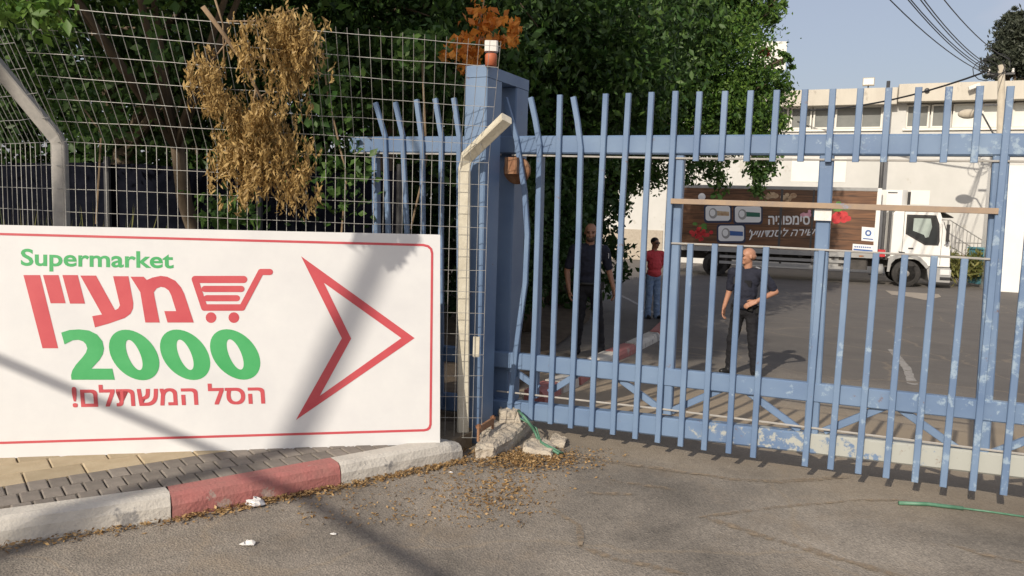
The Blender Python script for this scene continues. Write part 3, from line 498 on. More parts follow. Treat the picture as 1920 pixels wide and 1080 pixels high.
# ================================================================ SUPERMARKET SIGN
SBR = atz(825, 832, .125); SBL = atz(0, 860, .125); su = (SBR-SBL); su.z = 0; su.normalize()
tr = atd(828, 440, SBR.y+.22); up_ = tr-SBR; up_ = (up_-su*up_.dot(su)); SH = up_.length; sv = up_.normalized(); sn = su.cross(sv); sn = sn if sn.y < 0 else -sn
sign = thing('supermarket_sign', 'large white supermarket sign board with a red arrow leaning on the wire fence', 'sign', SBR)
mb = MB(); LW = 3.35; mb.prism([[SBR, SBR-su*LW, SBR-su*LW+sv*SH, SBR+sv*SH]], -sn*.028); board = mb.build('board', 'sign_white', sign)
for k in (-.45, -1.6, -2.9):
    a = SBR+su*k-sn*.03+sv*1.0; b = Vector((a.x-sn.x*.3, a.y-sn.y*.3, .125)); mb = MB(); mb.bar(a, b, .03, .03, su); mb.build('prop', 'grey_post', sign)
lay = [0]
def sp(px, py, h=.0015): return onp(px, py, SBR+sn*h, sn)
def sprint(loops, name, mat):
    lay[0] += 1; h = .0012+.00015*(lay[0] % 8); mb = MB(); mb.prism([[sp(x, y, h) for x, y in lp] for lp in loops], -sn*.001); return mb.build(name, mat, sign)
def zc(lp): return [(20+x/3.272, 450+y/3.272) for x, y in lp]
def capsule(a, b, r, n=8):
    a = Vector((*a, 0)); b = Vector((*b, 0)); t = math.atan2(b.y-a.y, b.x-a.x); o = []
    for k in range(n+1): th = t+math.pi/2+math.pi*k/n; o.append((a.x+r*math.cos(th), a.y+r*math.sin(th)))
    for k in range(n+1): th = t-math.pi/2+math.pi*k/n; o.append((b.x+r*math.cos(th), b.y+r*math.sin(th)))
    return o
for lp in ([(78, 215), (180, 215), (291, 664), (195, 664)], [(198, 215), (293, 215), (337, 388), (245, 388)], [(317, 215), (411, 215), (456, 390), (364, 390)],
           [(427, 218), (523, 218), (640, 430), (660, 420), (670, 400), (628, 222), (722, 222), (752, 385), (750, 420), (735, 452), (700, 478), (600, 513), (517, 536), (500, 467), (560, 457)],
           [(735, 225), (815, 225), (835, 245), (870, 230), (920, 220), (960, 225), (1010, 250), (1045, 290), (1065, 330), (1123, 506), (962, 506), (942, 436), (1015, 436), (985, 340), (970, 310), (945, 292), (920, 287), (895, 297), (878, 320), (882, 345), (914, 506), (826, 506), (795, 320), (770, 280)]):
    sprint([zc(lp)], 'red_letter', 'print_red')
sprint([zc([(310, 568), (360, 552), (420, 548), (480, 555), (530, 580), (562, 620), (572, 665), (565, 700), (545, 735), (495, 789), (623, 789), (638, 857), (373, 857), (370, 830), (378, 800), (400, 765), (440, 720), (462, 690), (470, 665), (462, 640), (445, 622), (415, 612), (380, 615), (330, 640)])], 'green_digit', 'print_green')
for cx, cy in ((757, 705), (1070, 704), (1377, 702)):
    def ell(a, b, sh): return [(cx+a*math.cos(t)+sh*b*math.sin(t), cy+b*math.sin(t)) for t in [2*math.pi*k/40 for k in range(40)]]
    sprint([zc(ell(145, 155, .34)), zc(ell(40, 93, .36))], 'green_digit', 'print_green')
for a, b, r in (((1132, 242), (1430, 242), 22), ((1130, 240), (1188, 415), 20), ((1188, 414), (1420, 414), 20), ((1420, 414), (1535, 196), 19), ((1535, 196), (1590, 196), 19), ((1190, 300), (1415, 300), 19), ((1202, 357), (1388, 357), 19), ((1229, 476), (1229.1, 476), 33), ((1369, 476), (1369.1, 476), 33)):
    sprint([zc(capsule(a, b, r))], 'cart_symbol', 'print_red')
def z4(lp): return [(x/2.2857, 420+y/2.2857) for x, y in lp]
sprint([z4([(1290, 138), (1777, 489), (1268, 840), (1465, 490)]), z4([(1388, 252), (1720, 489), (1370, 737), (1505, 491)])], 'arrow_symbol', 'print_red')
bo = [(-700, 19.6), (1815, 85), (1838, 91), (1852, 105), (1857, 125), (1850, 860), (1845, 877), (1835, 885), (1818, 889), (-700, 964)]
bi = [(-700, 29.6), (1813, 95), (1832, 100), (1843, 110), (1847, 127), (1840, 857), (1836, 870), (1829, 876), (1816, 879), (-700, 954)]
sprint([z4(bo+bi[::-1])], 'border_line', 'print_red')
def text_mesh(txt, off=.0):
    cu = bpy.data.curves.new('t', 'FONT'); cu.body = txt; cu.offset = off; cu.resolution_u = 4; ob = bpy.data.objects.new('t', cu); COL.objects.link(ob)
    dg = bpy.context.evaluated_depsgraph_get(); me = bpy.data.meshes.new_from_object(ob.evaluated_get(dg)); bpy.data.objects.remove(ob)
    v = [tuple(q.co) for q in me.vertices]; f_ = [tuple(p.vertices) for p in me.polygons]; bpy.data.meshes.remove(me)
    x0 = min(q[0] for q in v); x1 = max(q[0] for q in v); y0 = min(q[1] for q in v); y1 = max(q[1] for q in v)
    return [((q[0]-x0)/(x1-x0), (q[1]-y0)/(y1-y0)) for q in v], f_
def sign_text(txt, tl, tr_, bl, br, name, mat, off, bold=((0, 0),)):
    v, f_ = text_mesh(txt, off); q = zc([tl, tr_, bl, br]); mb = MB()
    v0, f0 = v, f_; v = []; f_ = []
    for dx, dy in bold: f_ = f_+[tuple(i+len(v) for i in q_) for q_ in f0]; v = v+[(s+dx, t+dy) for s, t in v0]
    for iv, (s, t) in enumerate(v):
        a = (q[2][0]+(q[3][0]-q[2][0])*s, q[2][1]+(q[3][1]-q[2][1])*s); b = (q[0][0]+(q[1][0]-q[0][0])*s, q[0][1]+(q[1][1]-q[0][1])*s)
        mb.v.append(sp(a[0]+(b[0]-a[0])*t, a[1]+(b[1]-a[1])*t, .0012+.0002*(iv//len(v0))))
    mb.f = f_; mb.mi = [0]*len(f_); o = mb.build(name, mat, sign)
sign_text('Supermarket', (62, 52), (998, 72), (62, 190), (1000, 206), 'green_lettering', 'print_green', .022)
sign_text('!\u05dd\u05dc\u05ea\u05e9\u05de\u05d4 \u05dc\u05e1\u05d4', (375, 893), (1550, 880), (385, 1025), (1558, 1003), 'red_lettering', 'print_red', .0, [(a*.0032, b*.022) for a in (-1, 0, 1) for b in (-1, 1)])
# ================================================================ GATE FOOT: block, bracket, hose, litter
blk = thing('concrete_block', 'broken concrete footing with a stepped top at the foot of the blue column', 'footing', atz(930, 850))
def lump(pts, h, name, mat, par, jit=.012, z0=-.02):
    n = len(pts); mb = MB(); c = sum((Vector(p) for p in pts), Vector())/n; lo = [Vector((p[0], p[1], z0)) for p in pts]; mi = [Vector((p[0]+random.uniform(-jit, jit), p[1]+random.uniform(-jit, jit), h*.75)) for p in pts]; hi = [c+(Vector((p[0], p[1], 0))-c)*.9 for p in pts]
    hi = [Vector((p.x+random.uniform(-jit, jit), p.y+random.uniform(-jit, jit), h+random.uniform(-jit, jit))) for p in hi]; top = Vector((c.x, c.y, h+.004))
    mb.add(lo+mi+hi+[top], [(i, (i+1) % n, n+(i+1) % n, n+i) for i in range(n)]+[(n+i, n+(i+1) % n, 2*n+(i+1) % n, 2*n+i) for i in range(n)]+[(2*n+i, 2*n+(i+1) % n, 3*n) for i in range(n)]); return mb.build(name, mat, par)
q = [atz(*p) for p in ((892, 862), (925, 862), (960, 842), (992, 812), (1000, 795), (960, 785), (905, 815))]; lump([(p.x, p.y, 0) for p in q], .1, 'footing', 'concrete', blk)
q = [atz(*p) for p in ((935, 818), (975, 818), (985, 800), (975, 788), (932, 792))]; lump([(p.x, p.y, 0) for p in q], .19, 'upper_block', 'concrete', blk, z0=.08)
q = [atz(*p) for p in ((975, 850), (1035, 862), (1045, 842), (1010, 825), (985, 832))]; lump([(p.x, p.y, 0) for p in q], .035, 'slab', 'concrete', blk)
q = [atz(*p) for p in ((1030, 835), (1058, 840), (1062, 825), (1035, 818))]; lump([(p.x, p.y, 0) for p in q], .03, 'slab', 'concrete', blk)
_tx2 = bpy.data.textures.new('crumble', 'CLOUDS'); _tx2.noise_scale = .06; _tx2.noise_depth = 4
for o in blk.children:
    q = o.modifiers.new('s', 'SUBSURF'); q.subdivision_type = 'SIMPLE'; q.levels = 4; q.render_levels = 4; q = o.modifiers.new('d', 'DISPLACE'); q.texture = _tx2; q.strength = .045; q.mid_level = .55
brk = thing('steel_bracket', 'rusty bolted steel bracket beside the concrete footing', 'bracket', atz(900, 835)); a = atd(897, 806, 5.35); b = atd(924, 789, 5.6)
mb = MB(); mb.bar(a, b, .05, .02, Z); mb.build('plate', 'rust', brk)
for p in (a, b): mb = MB(); mb.tube([Vector((p.x, p.y, .08)), p+Z*.04], .01, 8); mb.tube([p+Z*.012, p+Z*.03], .02, 6); mb.build('bolt', 'rust', brk)
hs = MB(); hp = [g(972, 770, -.03), atd(985, 784, 5.6), atz(997, 800, .12), atz(1004, 812, .06), atz(1010, 826, .03), atz(1028, 838, .045), atz(1048, 851, .02)]
hs.tube(hp, .011, 8); tag(hs.build('green_hose', 'green_hose', None, True), 'thin green hose dangling over the broken concrete by the gate', 'hose')
hs = MB(); hs.tube([atz(975, 784, .17), atz(1006, 803, .1), atz(1014, 828, .04), atz(1043, 843, .05), atz(1056, 850, .02)], .006, 6); tag(hs.build('slim_hose', 'green_hose', None, True), 'thinner green hose lying alongside the other on the broken concrete', 'hose')
hs = MB(); hs.tube([atz(1685, 943, .012), atz(1740, 945, .012), atz(1806, 953, .01)], .012, 6); hs.tube([atz(1806, 953, .008), atz(1860, 960, .006), atz(1930, 970, .006)], .006, 6); tag(hs.build('green_hose', 'green_hose', None, True), 'flattened green hose lying in a crack before the gate', 'hose')
def crumple(name, c, r, h, mat, seed):
    gg = random.Random(seed); mb = MB(); n = 9; rings = 5; c = Vector(c); mb.v = [c+Z*h*gg.uniform(.5, 1)]
    for i in range(1, rings): mb.v += [c+Vector((math.cos(6.283*k/n)*r*i/rings*gg.uniform(.7, 1.3), math.sin(6.283*k/n)*r*.6*i/rings*gg.uniform(.7, 1.3), h*gg.uniform(.0, 1)*(1-i/rings)+.006)) for k in range(n)]
    mb.f = [(0, 1+k, 1+(k+1) % n) for k in range(n)]+[(1+i*n+k, 1+(i+1)*n+k, 1+(i+1)*n+(k+1) % n, 1+i*n+(k+1) % n) for i in range(rings-2) for k in range(n)]; mb.mi = [0]*len(mb.f)
    o = mb.build(name, mat); o.modifiers.new('s', 'SOLIDIFY').thickness = .0015; return o
tag(crumple('plastic_bag', atz(478, 948), .075, .07, 'plastic_bag', 3), 'crumpled clear plastic bag lying against the red kerb stone', 'bag')
tag(crumple('paper_scrap', atz(467, 1022), .05, .03, 'paper', 5), 'crumpled white paper scrap lying on the asphalt', 'paper')
for (x, y), sd, lb in (((845, 887), 8, 'flat white paper shred on the asphalt below the white kerb end'), ((625, 1003), 9, 'tiny white paper shred out on the asphalt')): tag(crumple('paper_shred', atz(x, y), .022, .008, 'paper', sd), lb, 'paper')
lp = []
for i in range(6000):
    r_ = random.random()
    if r_ < .42:
        s = random.random()*3.0+.0; k = min(int(s)+1, 3); p = kb[k].lerp(kb[k+1], s-int(s)) if k < 4 else kb[4]
        if k == 1 and random.random() < .6: continue
        nv_ = Vector((.55, -.83, 0)); p = p+nv_*abs(random.gauss(0, .045))+Vector((random.gauss(0, .02), 0, 0)); h_ = .004+random.random()*.02
    else:
        p = atz(random.gauss(985, 62), min(905, 862+abs(random.gauss(0, 16))-random.random()*22)) if r_ < .8 else atz(random.gauss(930, 55), random.gauss(925, 20)) if r_ < .9 else atz(random.uniform(560, 1000), random.uniform(880, 990)); h_ = .004+(.02 if r_ < .8 else .004)*random.random()
    lp.append((p.x, p.y, h_))
tag(leaves('leaf_litter', 'litter', lp, .021, .5, 0, None, 5, flat=.75), 'dry brown fallen leaves gathered along the kerb and gate foot', 'leaves', kind='stuff')
# ================================================================ DRY BRANCHES
def hang(px, py, d): return atd(px, py, d)
def fence_d(px, py):
    """depth of the fence's sheet at a pixel"""
    n1 = (TR-TL).cross(KL-TL).normalized(); p = onp(px, py, TL, n1) if py < 275 else onp(px, py, KL, fn); return p.y-.06
br = thing('dry_branch', 'dead branch with hanging brown leaves caught on the wire fence', 'branch', hang(480, 300, fence_d(480, 300)))
for pts, r in (([(380, 12), (420, 65), (455, 115), (480, 165), (500, 205)], .016), ([(402, -5), (418, 45), (420, 110), (425, 150)], .007), ([(425, 40), (475, 40), (530, 25), (560, 15)], .006), ([(480, 165), (470, 230), (480, 300)], .009), ([(455, 115), (520, 100), (560, 90)], .008), ([(425, 80), (400, 110), (375, 140)], .005), ([(430, 70), (410, 100), (385, 90)], .004), ([(490, 180), (540, 150), (560, 200)], .006), ([(480, 230), (530, 280), (560, 340)], .006)):
    mb = MB(); mb.tube([hang(x, y, fence_d(x, y)-.03) for x, y in pts], [r*(1-.5*i/(len(pts)-1)) for i in range(len(pts))], 6); mb.build('twig', 'twig', br, True)
dp = []
for x, y, rx, ry, n in ((545, 75, 48, 48, 900), (525, 55, 40, 30, 350), (560, 110, 42, 50, 700), (545, 165, 30, 28, 260), (455, 75, 25, 35, 160), (470, 120, 30, 35, 160), (385, 140, 28, 38, 420), (405, 185, 30, 30, 380), (440, 215, 35, 25, 250), (495, 225, 55, 40, 900), (500, 285, 70, 48, 1300), (430, 275, 30, 25, 260), (480, 335, 65, 30, 800), (550, 340, 42, 42, 420), (460, 365, 18, 25, 160), (580, 375, 18, 14, 60), (450, 300, 45, 40, 500)):
    for _ in range(int(n/8.5)):
        X, Y = x+random.gauss(0, .55)*rx, y+random.gauss(0, .5)*ry-14; dd = fence_d(X, Y)-.02-abs(random.gauss(0, .08)); p = hang(X, Y, dd); sw = Vector((random.gauss(0, .2), random.gauss(0, .15), -1)).normalized(); L_ = random.uniform(.05, .15)
        for q in range(11): dp.append(tuple(p+sw*L_*q/10+Vector((random.gauss(0, .009), random.gauss(0, .009), 0))))
o = leaves('dry_leaves', 'leaf_dry', dp, .04, .3, 1.1, br, 11); o['kind'] = 'stuff'
ob_ = thing('orange_branch', 'branch of withered bright orange leaves above the blue column', 'branch', atd(880, 160, 7.0)); op = []
mb = MB(); mb.tube([atd(870, 165, 7), atd(885, 90, 7), atd(905, 20, 7.1), atd(912, -40, 7.1)], [.012, .01, .008, .006], 6); mb.build('stem', 'twig', ob_, True)
for x, y, rx, ry, n in ((880, 105, 28, 32, 260), (900, 60, 22, 30, 120), (925, 38, 24, 18, 150), (962, 60, 14, 26, 110), (945, 75, 26, 10, 60), (840, 95, 16, 14, 50), (895, 20, 16, 20, 60), (870, 75, 20, 25, 90)):
    for _ in range(n): op.append(tuple(atd(x+random.gauss(0, .5)*rx, y+random.gauss(0, .5)*ry, 7+random.gauss(0, .12))))
leaves('withered_leaves', 'leaf_orange', op[::2], .075, .6, .4, ob_, 12)
# ================================================================ TREES AND PLANTS
TG = 'trees behind the wire fence'
tree('broadleaf_tree', 'dark broadleaf tree behind the corner of the wire fence', (-4.6, 8.9, .05), [((-4.6, 8.7, 3.6), (1.7, 1.3, 1.6)), ((-3.2, 9.0, 4.6), (1.6, 1.3, 1.5)), ((-5.2, 9.2, 5.2), (2, 1.6, 1.6)), ((-3.6, 8.9, 2.9), (1.2, .8, .9))], 26000, 'leaf_dark', .1, 21, mat2='leaf_mid', frac=.42, group=TG)
tree('broadleaf_tree', 'dark broadleaf tree behind the dead branch on the fence', (-1.7, 9.6, .05), [((-1.8, 9.4, 3.9), (1.5, 1.2, 1.5)), ((-.6, 9.6, 4.6), (1.4, 1.3, 1.6)), ((-2.2, 9.8, 5.2), (1.7, 1.4, 1.5)), ((-1.0, 9.2, 3.0), (1.2, .8, .9))], 26000, 'leaf_dark', .1, 22, mat2='leaf_mid', frac=.42, group=TG)
tree('broadleaf_tree', 'dense dark tree rising behind the blue portal', (.2, 12.6, -.1), [pb(1010, 120, 190, 12.5), pb(1130, 60, 190, 13.2), pb(940, 30, 170, 12), pb(1090, 230, 120, 12.8), pb(1010, 330, 110, 12.6), pb(1150, 170, 110, 13.5)], 42000, 'leaf_dark', .11, 23, .2, mat2='leaf_mid', frac=.55, group=TG)
tree('ficus_tree', 'tall spreading green tree with drooping branches over the yard', (1.1, 19.0, -.45), [pb(1300, 150, 140, 19), pb(1210, 60, 150, 19.5), pb(1330, 20, 110, 20), pb(1405, 20, 62, 19.5, 45), pb(1445, 15, 30, 19.5, 25), pb(1400, 190, 85, 18.5), pb(1455, 190, 45, 18.5, 55), pb(1465, 115, 35, 18.8, 18), pb(1350, 235, 70, 18), pb(1200, 220, 130, 18.5), pb(1130, 290, 80, 18), pb(1180, 330, 45, 17.8), pb(1150, 365, 30, 17.5), pb(1440, 235, 35, 18.2, 18), pb(1250, -130, 150, 19.5), pb(1110, -120, 150, 19), pb(1370, -110, 95, 20), pb(1180, -270, 130, 19.5)], 170000, 'leaf_mid', .1, 24, .22, mat2='leaf_light', frac=.42, group=TG, clump=.15)
hv = thing('hanging_branch', 'leafy drooping branches hanging below the spreading tree', 'branch', atd(1400, 290, 17.5)); pts = []
for (x0, y0), (x1, y1), n in (((1270, 280), (1260, 330), 160), ((1300, 290), (1360, 355), 320), ((1300, 300), (1290, 345), 160), ((1430, 285), (1420, 365), 420), ((1455, 290), (1440, 330), 200), ((1405, 295), (1412, 335), 160), ((1340, 295), (1350, 340), 140), ((1180, 330), (1170, 400), 300), ((1140, 360), (1165, 410), 260), ((1215, 300), (1235, 345), 200)):
    mb = MB(); mb.tube([atd(x0, y0-30, 17.5), atd((x0+x1)/2+4, (y0+y1)/2, 17.4), atd(x1, y1, 17.4)], [.02, .012, .005], 5); mb.build('twig', 'bark', hv)
    for _ in range(n): t = random.random(); pts.append(tuple(atd(x0+(x1-x0)*t+random.gauss(0, 8), y0+(y1-y0)*t+random.gauss(0, 6), 17.4+random.gauss(0, .12))))
leaves('foliage', 'leaf_mid', pts, .11, .5, .5, hv, 31)
tree('evergreen_shrub', 'dark dense shrub filling the shade behind the rear column', (.25, 12.2, -.1), [pb(1000, 430, 85, 11.8, 120), pb(1040, 350, 70, 12.4), pb(960, 520, 55, 11, 80), pb(1060, 440, 50, 13), pb(940, 400, 80, 10.5, 130)], 24000, 'leaf_dark', .09, 25, .06, 'shrub')
tree('broadleaf_tree', 'far dark tree closing the view behind the screen fence', (-6, 14, 0), [((-6, 14, 4), (3.2, 1.5, 3)), ((-2.5, 14, 4.5), (3, 1.5, 3)), ((-8.5, 13, 3.5), (2.5, 1.5, 3)), ((-4, 14.5, 2), (3.5, 1.2, 1.8)), ((-1.4, 13.5, 1.2), (1.6, 1, 1.6)), ((-6, 13, 1), (3, 1, 1.5))], 50000, 'leaf_dark', .17, 26, .2, group=TG)
tree('broadleaf_tree', 'far dark tree standing behind the dense portal tree', (1, 17, -.4), [((-.5, 16.5, 4.5), (2.5, 1.5, 3)), ((1.6, 17, 6), (2.4, 1.5, 2.6)), ((.2, 16, 2), (1.8, 1.2, 2)), ((1.2, 17, 1), (1.3, 1, 1.7)), ((-1.5, 17, 1.2), (2, 1, 1.8))], 42000, 'leaf_dark', .16, 27, .2, group=TG)
# boughs reaching over the fence above the view, shading the gate's tail
tree('broadleaf_tree', 'broadleaf tree whose boughs reach out over the wire fence', (-3.4, 8.9, .05), [((-3.9, 5.9, 4.2), (1.2, .9, .65)), ((-2.9, 5.9, 4.35), (1.1, .8, .6)), ((-2.1, 6.1, 4.4), (.8, .7, .55)), ((-3.4, 7.0, 4.2), (1.5, .9, .9)), ((-2.0, 7.3, 4.3), (1.3, .8, .8)), ((-4.6, 6.6, 3.9), (1.2, .9, .8))], 16000, 'leaf_mid', .09, 28, .09, mat2='leaf_light', frac=.4, group=TG)
sprig = thing('leafy_sprig', 'bright green sprig of leaves hanging in from the top left of the fence', 'branch', atd(60, 0, 5.0)); pts = []
for x, y, rx, ry, n in ((30, 20, 40, 22, 120), (95, 25, 35, 25, 110), (130, 60, 14, 25, 30), (85, 60, 20, 20, 30), (10, 50, 20, 20, 30)):
    for _ in range(n): pts.append(tuple(atd(x+random.gauss(0, .6)*rx, y-12+random.gauss(0, .6)*ry, 4.75+random.gauss(0, .1))))
leaves('foliage', 'leaf_light', pts, .07, .5, .5, sprig, 33); mb = MB(); mb.tube([atd(-40, -40, 4.9), atd(40, 0, 4.8), atd(110, 20, 4.75), atd(132, 70, 4.75)], [.012, .009, .006, .003], 6); mb.build('stem', 'twig', sprig, True)
vine = thing('climbing_vine', 'lighter green vine climbing through the middle of the wire fence', 'plant', atd(770, 420, 6.6)); pts = []
for x, y, rx, ry, n in ((790, 80, 45, 22, 150), (760, 115, 35, 25, 90), (820, 62, 20, 12, 50), (430, 400, 50, 35, 220), (640, 330, 60, 70, 260), (620, 180, 60, 80, 240), (150, 190, 60, 60, 200), (200, 240, 60, 30, 140), (300, 90, 40, 60, 120)):
    for _ in range(n): pts.append(tuple(atd(x+random.gauss(0, .6)*rx, y+random.gauss(0, .6)*ry, 6.5+random.gauss(0, .12))))
leaves('foliage', 'leaf_mid', pts, .075, .6, .4, vine, 34)
for pp in ([(430, 440), (425, 400), (440, 370)], [(640, 440), (650, 330), (615, 180), (600, 60)], [(770, 430), (800, 300), (790, 80)], [(180, 420), (190, 250), (140, 180)]): mb = MB(); mb.tube([atd(x, y, 6.5) for x, y in pp], .008, 5); mb.build('stem', 'twig', vine)
def grass_clump(name, label, c, n, h, mat, spread, group=None):
    c = Vector(c); mb = MB(); gg = random.Random(int(c.x*99))
    for _ in range(n):
        b = c+Vector((gg.gauss(0, spread), gg.gauss(0, spread*.6), 0)); d = Vector((gg.gauss(0, .12), gg.gauss(0, .08), 1)).normalized(); hh = h*gg.uniform(.5, 1.1); s = d.cross(Vector((gg.random(), gg.random(), 0))).normalized()*.006*hh/.5
        m1 = b+d*hh*.6; t = b+d*hh+Vector((d.x, d.y, 0))*hh*.4; mb.add([b-s, b+s, m1+s*.8, m1-s*.8, t], [(0, 1, 2, 3), (3, 2, 4)])
    return tag(mb.build(name, mat), label, 'grass', group)
for px, py, lb in ((20, 400, 'tall dry grass tuft behind the fence corner'), (60, 415, 'small grass tuft between the corner tufts and the grey post'), (190, 410, 'short seeding grass tuft just past the grey corner post')):
    p = atd(px, py, 6.0); grass_clump('grass_tuft', lb, (p.x, p.y, .05), 60, p.z-.02, 'weed', .07, 'grass tufts behind the fence')
# ================================================================ YARD: BUILDING
WD = Vector((math.cos(R_(-23)), math.sin(R_(-23)), 0)); WN = Vector((-WD.y, WD.x, 0)); WP = atd(1700, 480, 33.5); WP.z = -.6     # WN points away from camera
def wl_(px, py, off=0.): return onp(px, py, WP+WN*off, WN)
bld = thing('supermarket_building', 'cream two storey supermarket building with a band of upper windows', 'building', WP)
def wcoord(p): return (p-WP).dot(WD)
x0, x1 = (onp(1085, 450, WP, WN)-WP).dot(WD), 24
def wbox(u0, u1, z0, z1, o0, o1, name, mat, par=bld, ch=.02):
    mb = MB(); c = WP+WD*((u0+u1)/2)+WN*((o0+o1)/2); c.z = (z0+z1)/2; mb.box(c, WD*((u1-u0)/2), WN*((o1-o0)/2), Z*((z1-z0)/2), ch=ch); return mb.build(name, mat, par)
def zt(px, py, off=0): return wl_(px, py, off).z
zroof = zt(1700, 163, -.5); zfas = zt(1700, 194, -.5); zs = zt(1700, 241); zh = zt(1700, 194)
# upper storey is built as piers between window openings; the lower storey is plain
wbox(x0, x1, -.9, zs, 0, .35, 'wall', 'wall_cream'); wbox(x0, x1, zs, zroof-.15, .28, 8, 'rear_volume', 'wall_cream')
wins = [(1380, 1478), (1482, 1522), (1525, 1563), (1566, 1610), (1614, 1655), (1699, 1743), (1746, 1784), (1787, 1838), (1841, 1875), (1899, 1950), (1954, 2010)]
us = [(wcoord(wl_(a, 218)), wcoord(wl_(b, 218))) for a, b in wins]
prev = x0
for a, b in us+[(x1, x1)]:
    if a-prev > .12: wbox(prev, a, zs+.002, zfas+.1, .003, .28, 'pier', 'wall_cream')
    prev = b
for i, (a, b) in enumerate(us):
    wmat = 'white_blind' if i in (7, 8, 9, 10) else 'grey_blind'
    wn_ = wbox(a+.07, b-.07, zs+.1, zfas-.05, .16, .18, 'window', wmat)
    for q in (wbox(a, a+.07, zs+.03, zfas, .09, .22, 'frame', 'window_frame', wn_), wbox(b-.07, b, zs+.03, zfas, .09, .22, 'frame', 'window_frame', wn_), wbox(a+.07, b-.07, zs+.03, zs+.1, .09, .22, 'frame', 'window_frame', wn_), wbox(a+.07, b-.07, zfas-.05, zfas+.02, .09, .22, 'frame', 'window_frame', wn_)): pass
wbox(us[0][0]-.1, us[4][1]+.1, zs-.09, zs+.0, -.1, -.003, 'sill', 'wall_white'); wbox(us[5][0]-.1, us[10][1]+.1, zs-.09, zs+.0, -.1, -.003, 'sill', 'wall_white')
wbox(x0, wcoord(wl_(1682, 180)), zfas, zroof, -.5, 1, 'fascia', 'fascia'); wbox(wcoord(wl_(1682, 180))+.03, x1, zfas+.08, zroof+.12, -.55, 1, 'fascia', 'fascia')
u = lambda px, py: wcoord(wl_(px, py))
wbox(u(1484, 320), u(1586, 320), zt(1535, 341), zt(1535, 296), -.012, -.002, 'wall_panel', 'wall_white'); wbox(u(1707, 370), u(1743, 370), zt(1725, 384), zt(1725, 357), -.012, -.002, 'wall_panel', 'wall_white'); wbox(u(1130, 400), u(1245, 400), -.6, zt(1190, 430), -.05, -.003, 'plinth', 'concrete')
wbox(u(1878, 440), u(1900, 440), zt(1890, 456), zt(1890, 425), -.03, -.002, 'yellow_plate', 'yellow_paint')
fl = WP+WD*u(1628, 160)-WN*.2; fl.z = zroof; fld = thing('roof_floodlight', 'small square floodlight standing on the roof edge', 'floodlight', fl)
mb = MB(); mb.box(fl+Z*.3, WD*.23, WN*.1, Z*.16, ch=.1); mb.build('head', 'concrete_pole', fld); mb = MB(); mb.tube([fl-Z*.02, fl+Z*.16], .03, 6); mb.build('stand', 'dark_steel', fld)
mb = MB(); mb.box(fl+Z*.3-WN*.103, WD*.2, WN*.006, Z*.125, ch=.1); mb.build('glass', 'lamp_clear', fld)
cm = wl_(1827, 163, -.55); scam = thing('security_camera', 'white security camera bracketed to the fascia', 'camera', cm); mb = MB(); mb.bar(cm-WD*.22-WN*.25-Z*.1, cm+WD*.16-WN*.25+Z*.05, .15, .15, Z); mb.build('body', 'white_plastic', scam); mb = MB(); mb.tube([cm-WN*.25, cm+WN*.05-Z*.1], .025, 6); mb.build('bracket', 'white_plastic', scam)
al = wl_(1738, 170, -.55); bell = thing('alarm_bell', 'small dark alarm bell fixed on the fascia', 'bell', al); mb = MB(); mb.lathe([(.02, 0), (.1, .02), (.1, .08), (.04, .12)], al+WN*.02, -WN, 14); mb.build('dome', 'dark_steel', bell, True)
# steel stair with railing at the wall
stp = wl_(1830, 500, -1.2); stair = thing('outside_stair', 'light steel stair and railing climbing the building wall', 'stairs', (stp.x, stp.y, -.6))
A = wl_(1780, 412, -1.0); B = wl_(1862, 463, -1.0); A2 = A-Z*1.0; B2 = B-Z*.95
for a, b in ((A, B), (A2, B2), (wl_(1790, 455, -1.0), wl_(1872, 457, -1.0))): mb = MB(); mb.tube([a, b], .02, 6); mb.build('rail', 'galvanised', stair)
for i in range(13): t = i/12; mb = MB(); mb.tube([A.lerp(B, t), A2.lerp(B2, t)], .012, 5); mb.build('baluster', 'galvanised', stair)
for i in range(9):
    t = i/8; a = wl_(1800, 478, -1.0).lerp(wl_(1862, 482, -1.0), t); mb = MB(); mb.box(a-Z*.05, WD*.13, WN*.45, Z*.02); mb.build('tread', 'rust', stair)
mb = MB(); mb.bar(wl_(1797, 482, -.55), wl_(1868, 486, -.55), .12, .9, Z); mb.build('landing', 'concrete', stair)
for px in (1800, 1862): a = wl_(px, 486, -.9); mb = MB(); mb.bar(a, Vector((a.x, a.y, -.65)), .08, .08, WD); mb.build('leg', 'galvanised', stair)
pts = []
for x, y, rx, ry, n in ((1800, 503, 18, 16, 700), (1830, 497, 16, 20, 700), (1855, 503, 12, 16, 400), (1790, 488, 8, 14, 200)):
    for _ in range(n): pts.append(tuple(atd(x+random.gauss(0, .6)*rx, y+random.gauss(0, .6)*ry, 28.2+random.gauss(0, .3))))
wd_ = thing('weed_bush', 'yellow green weeds growing in front of the outside stair', 'plant', ong(1825, 526)); leaves('foliage', 'weed', pts, .22, .25, -.5, wd_, 36)
for k in range(14): b = ong(1790+k*5, 527); mb = MB(); mb.tube([b, b+Vector((random.gauss(0, .1), 0, .5))], .012, 4); mb.build('stem', 'twig', wd_)
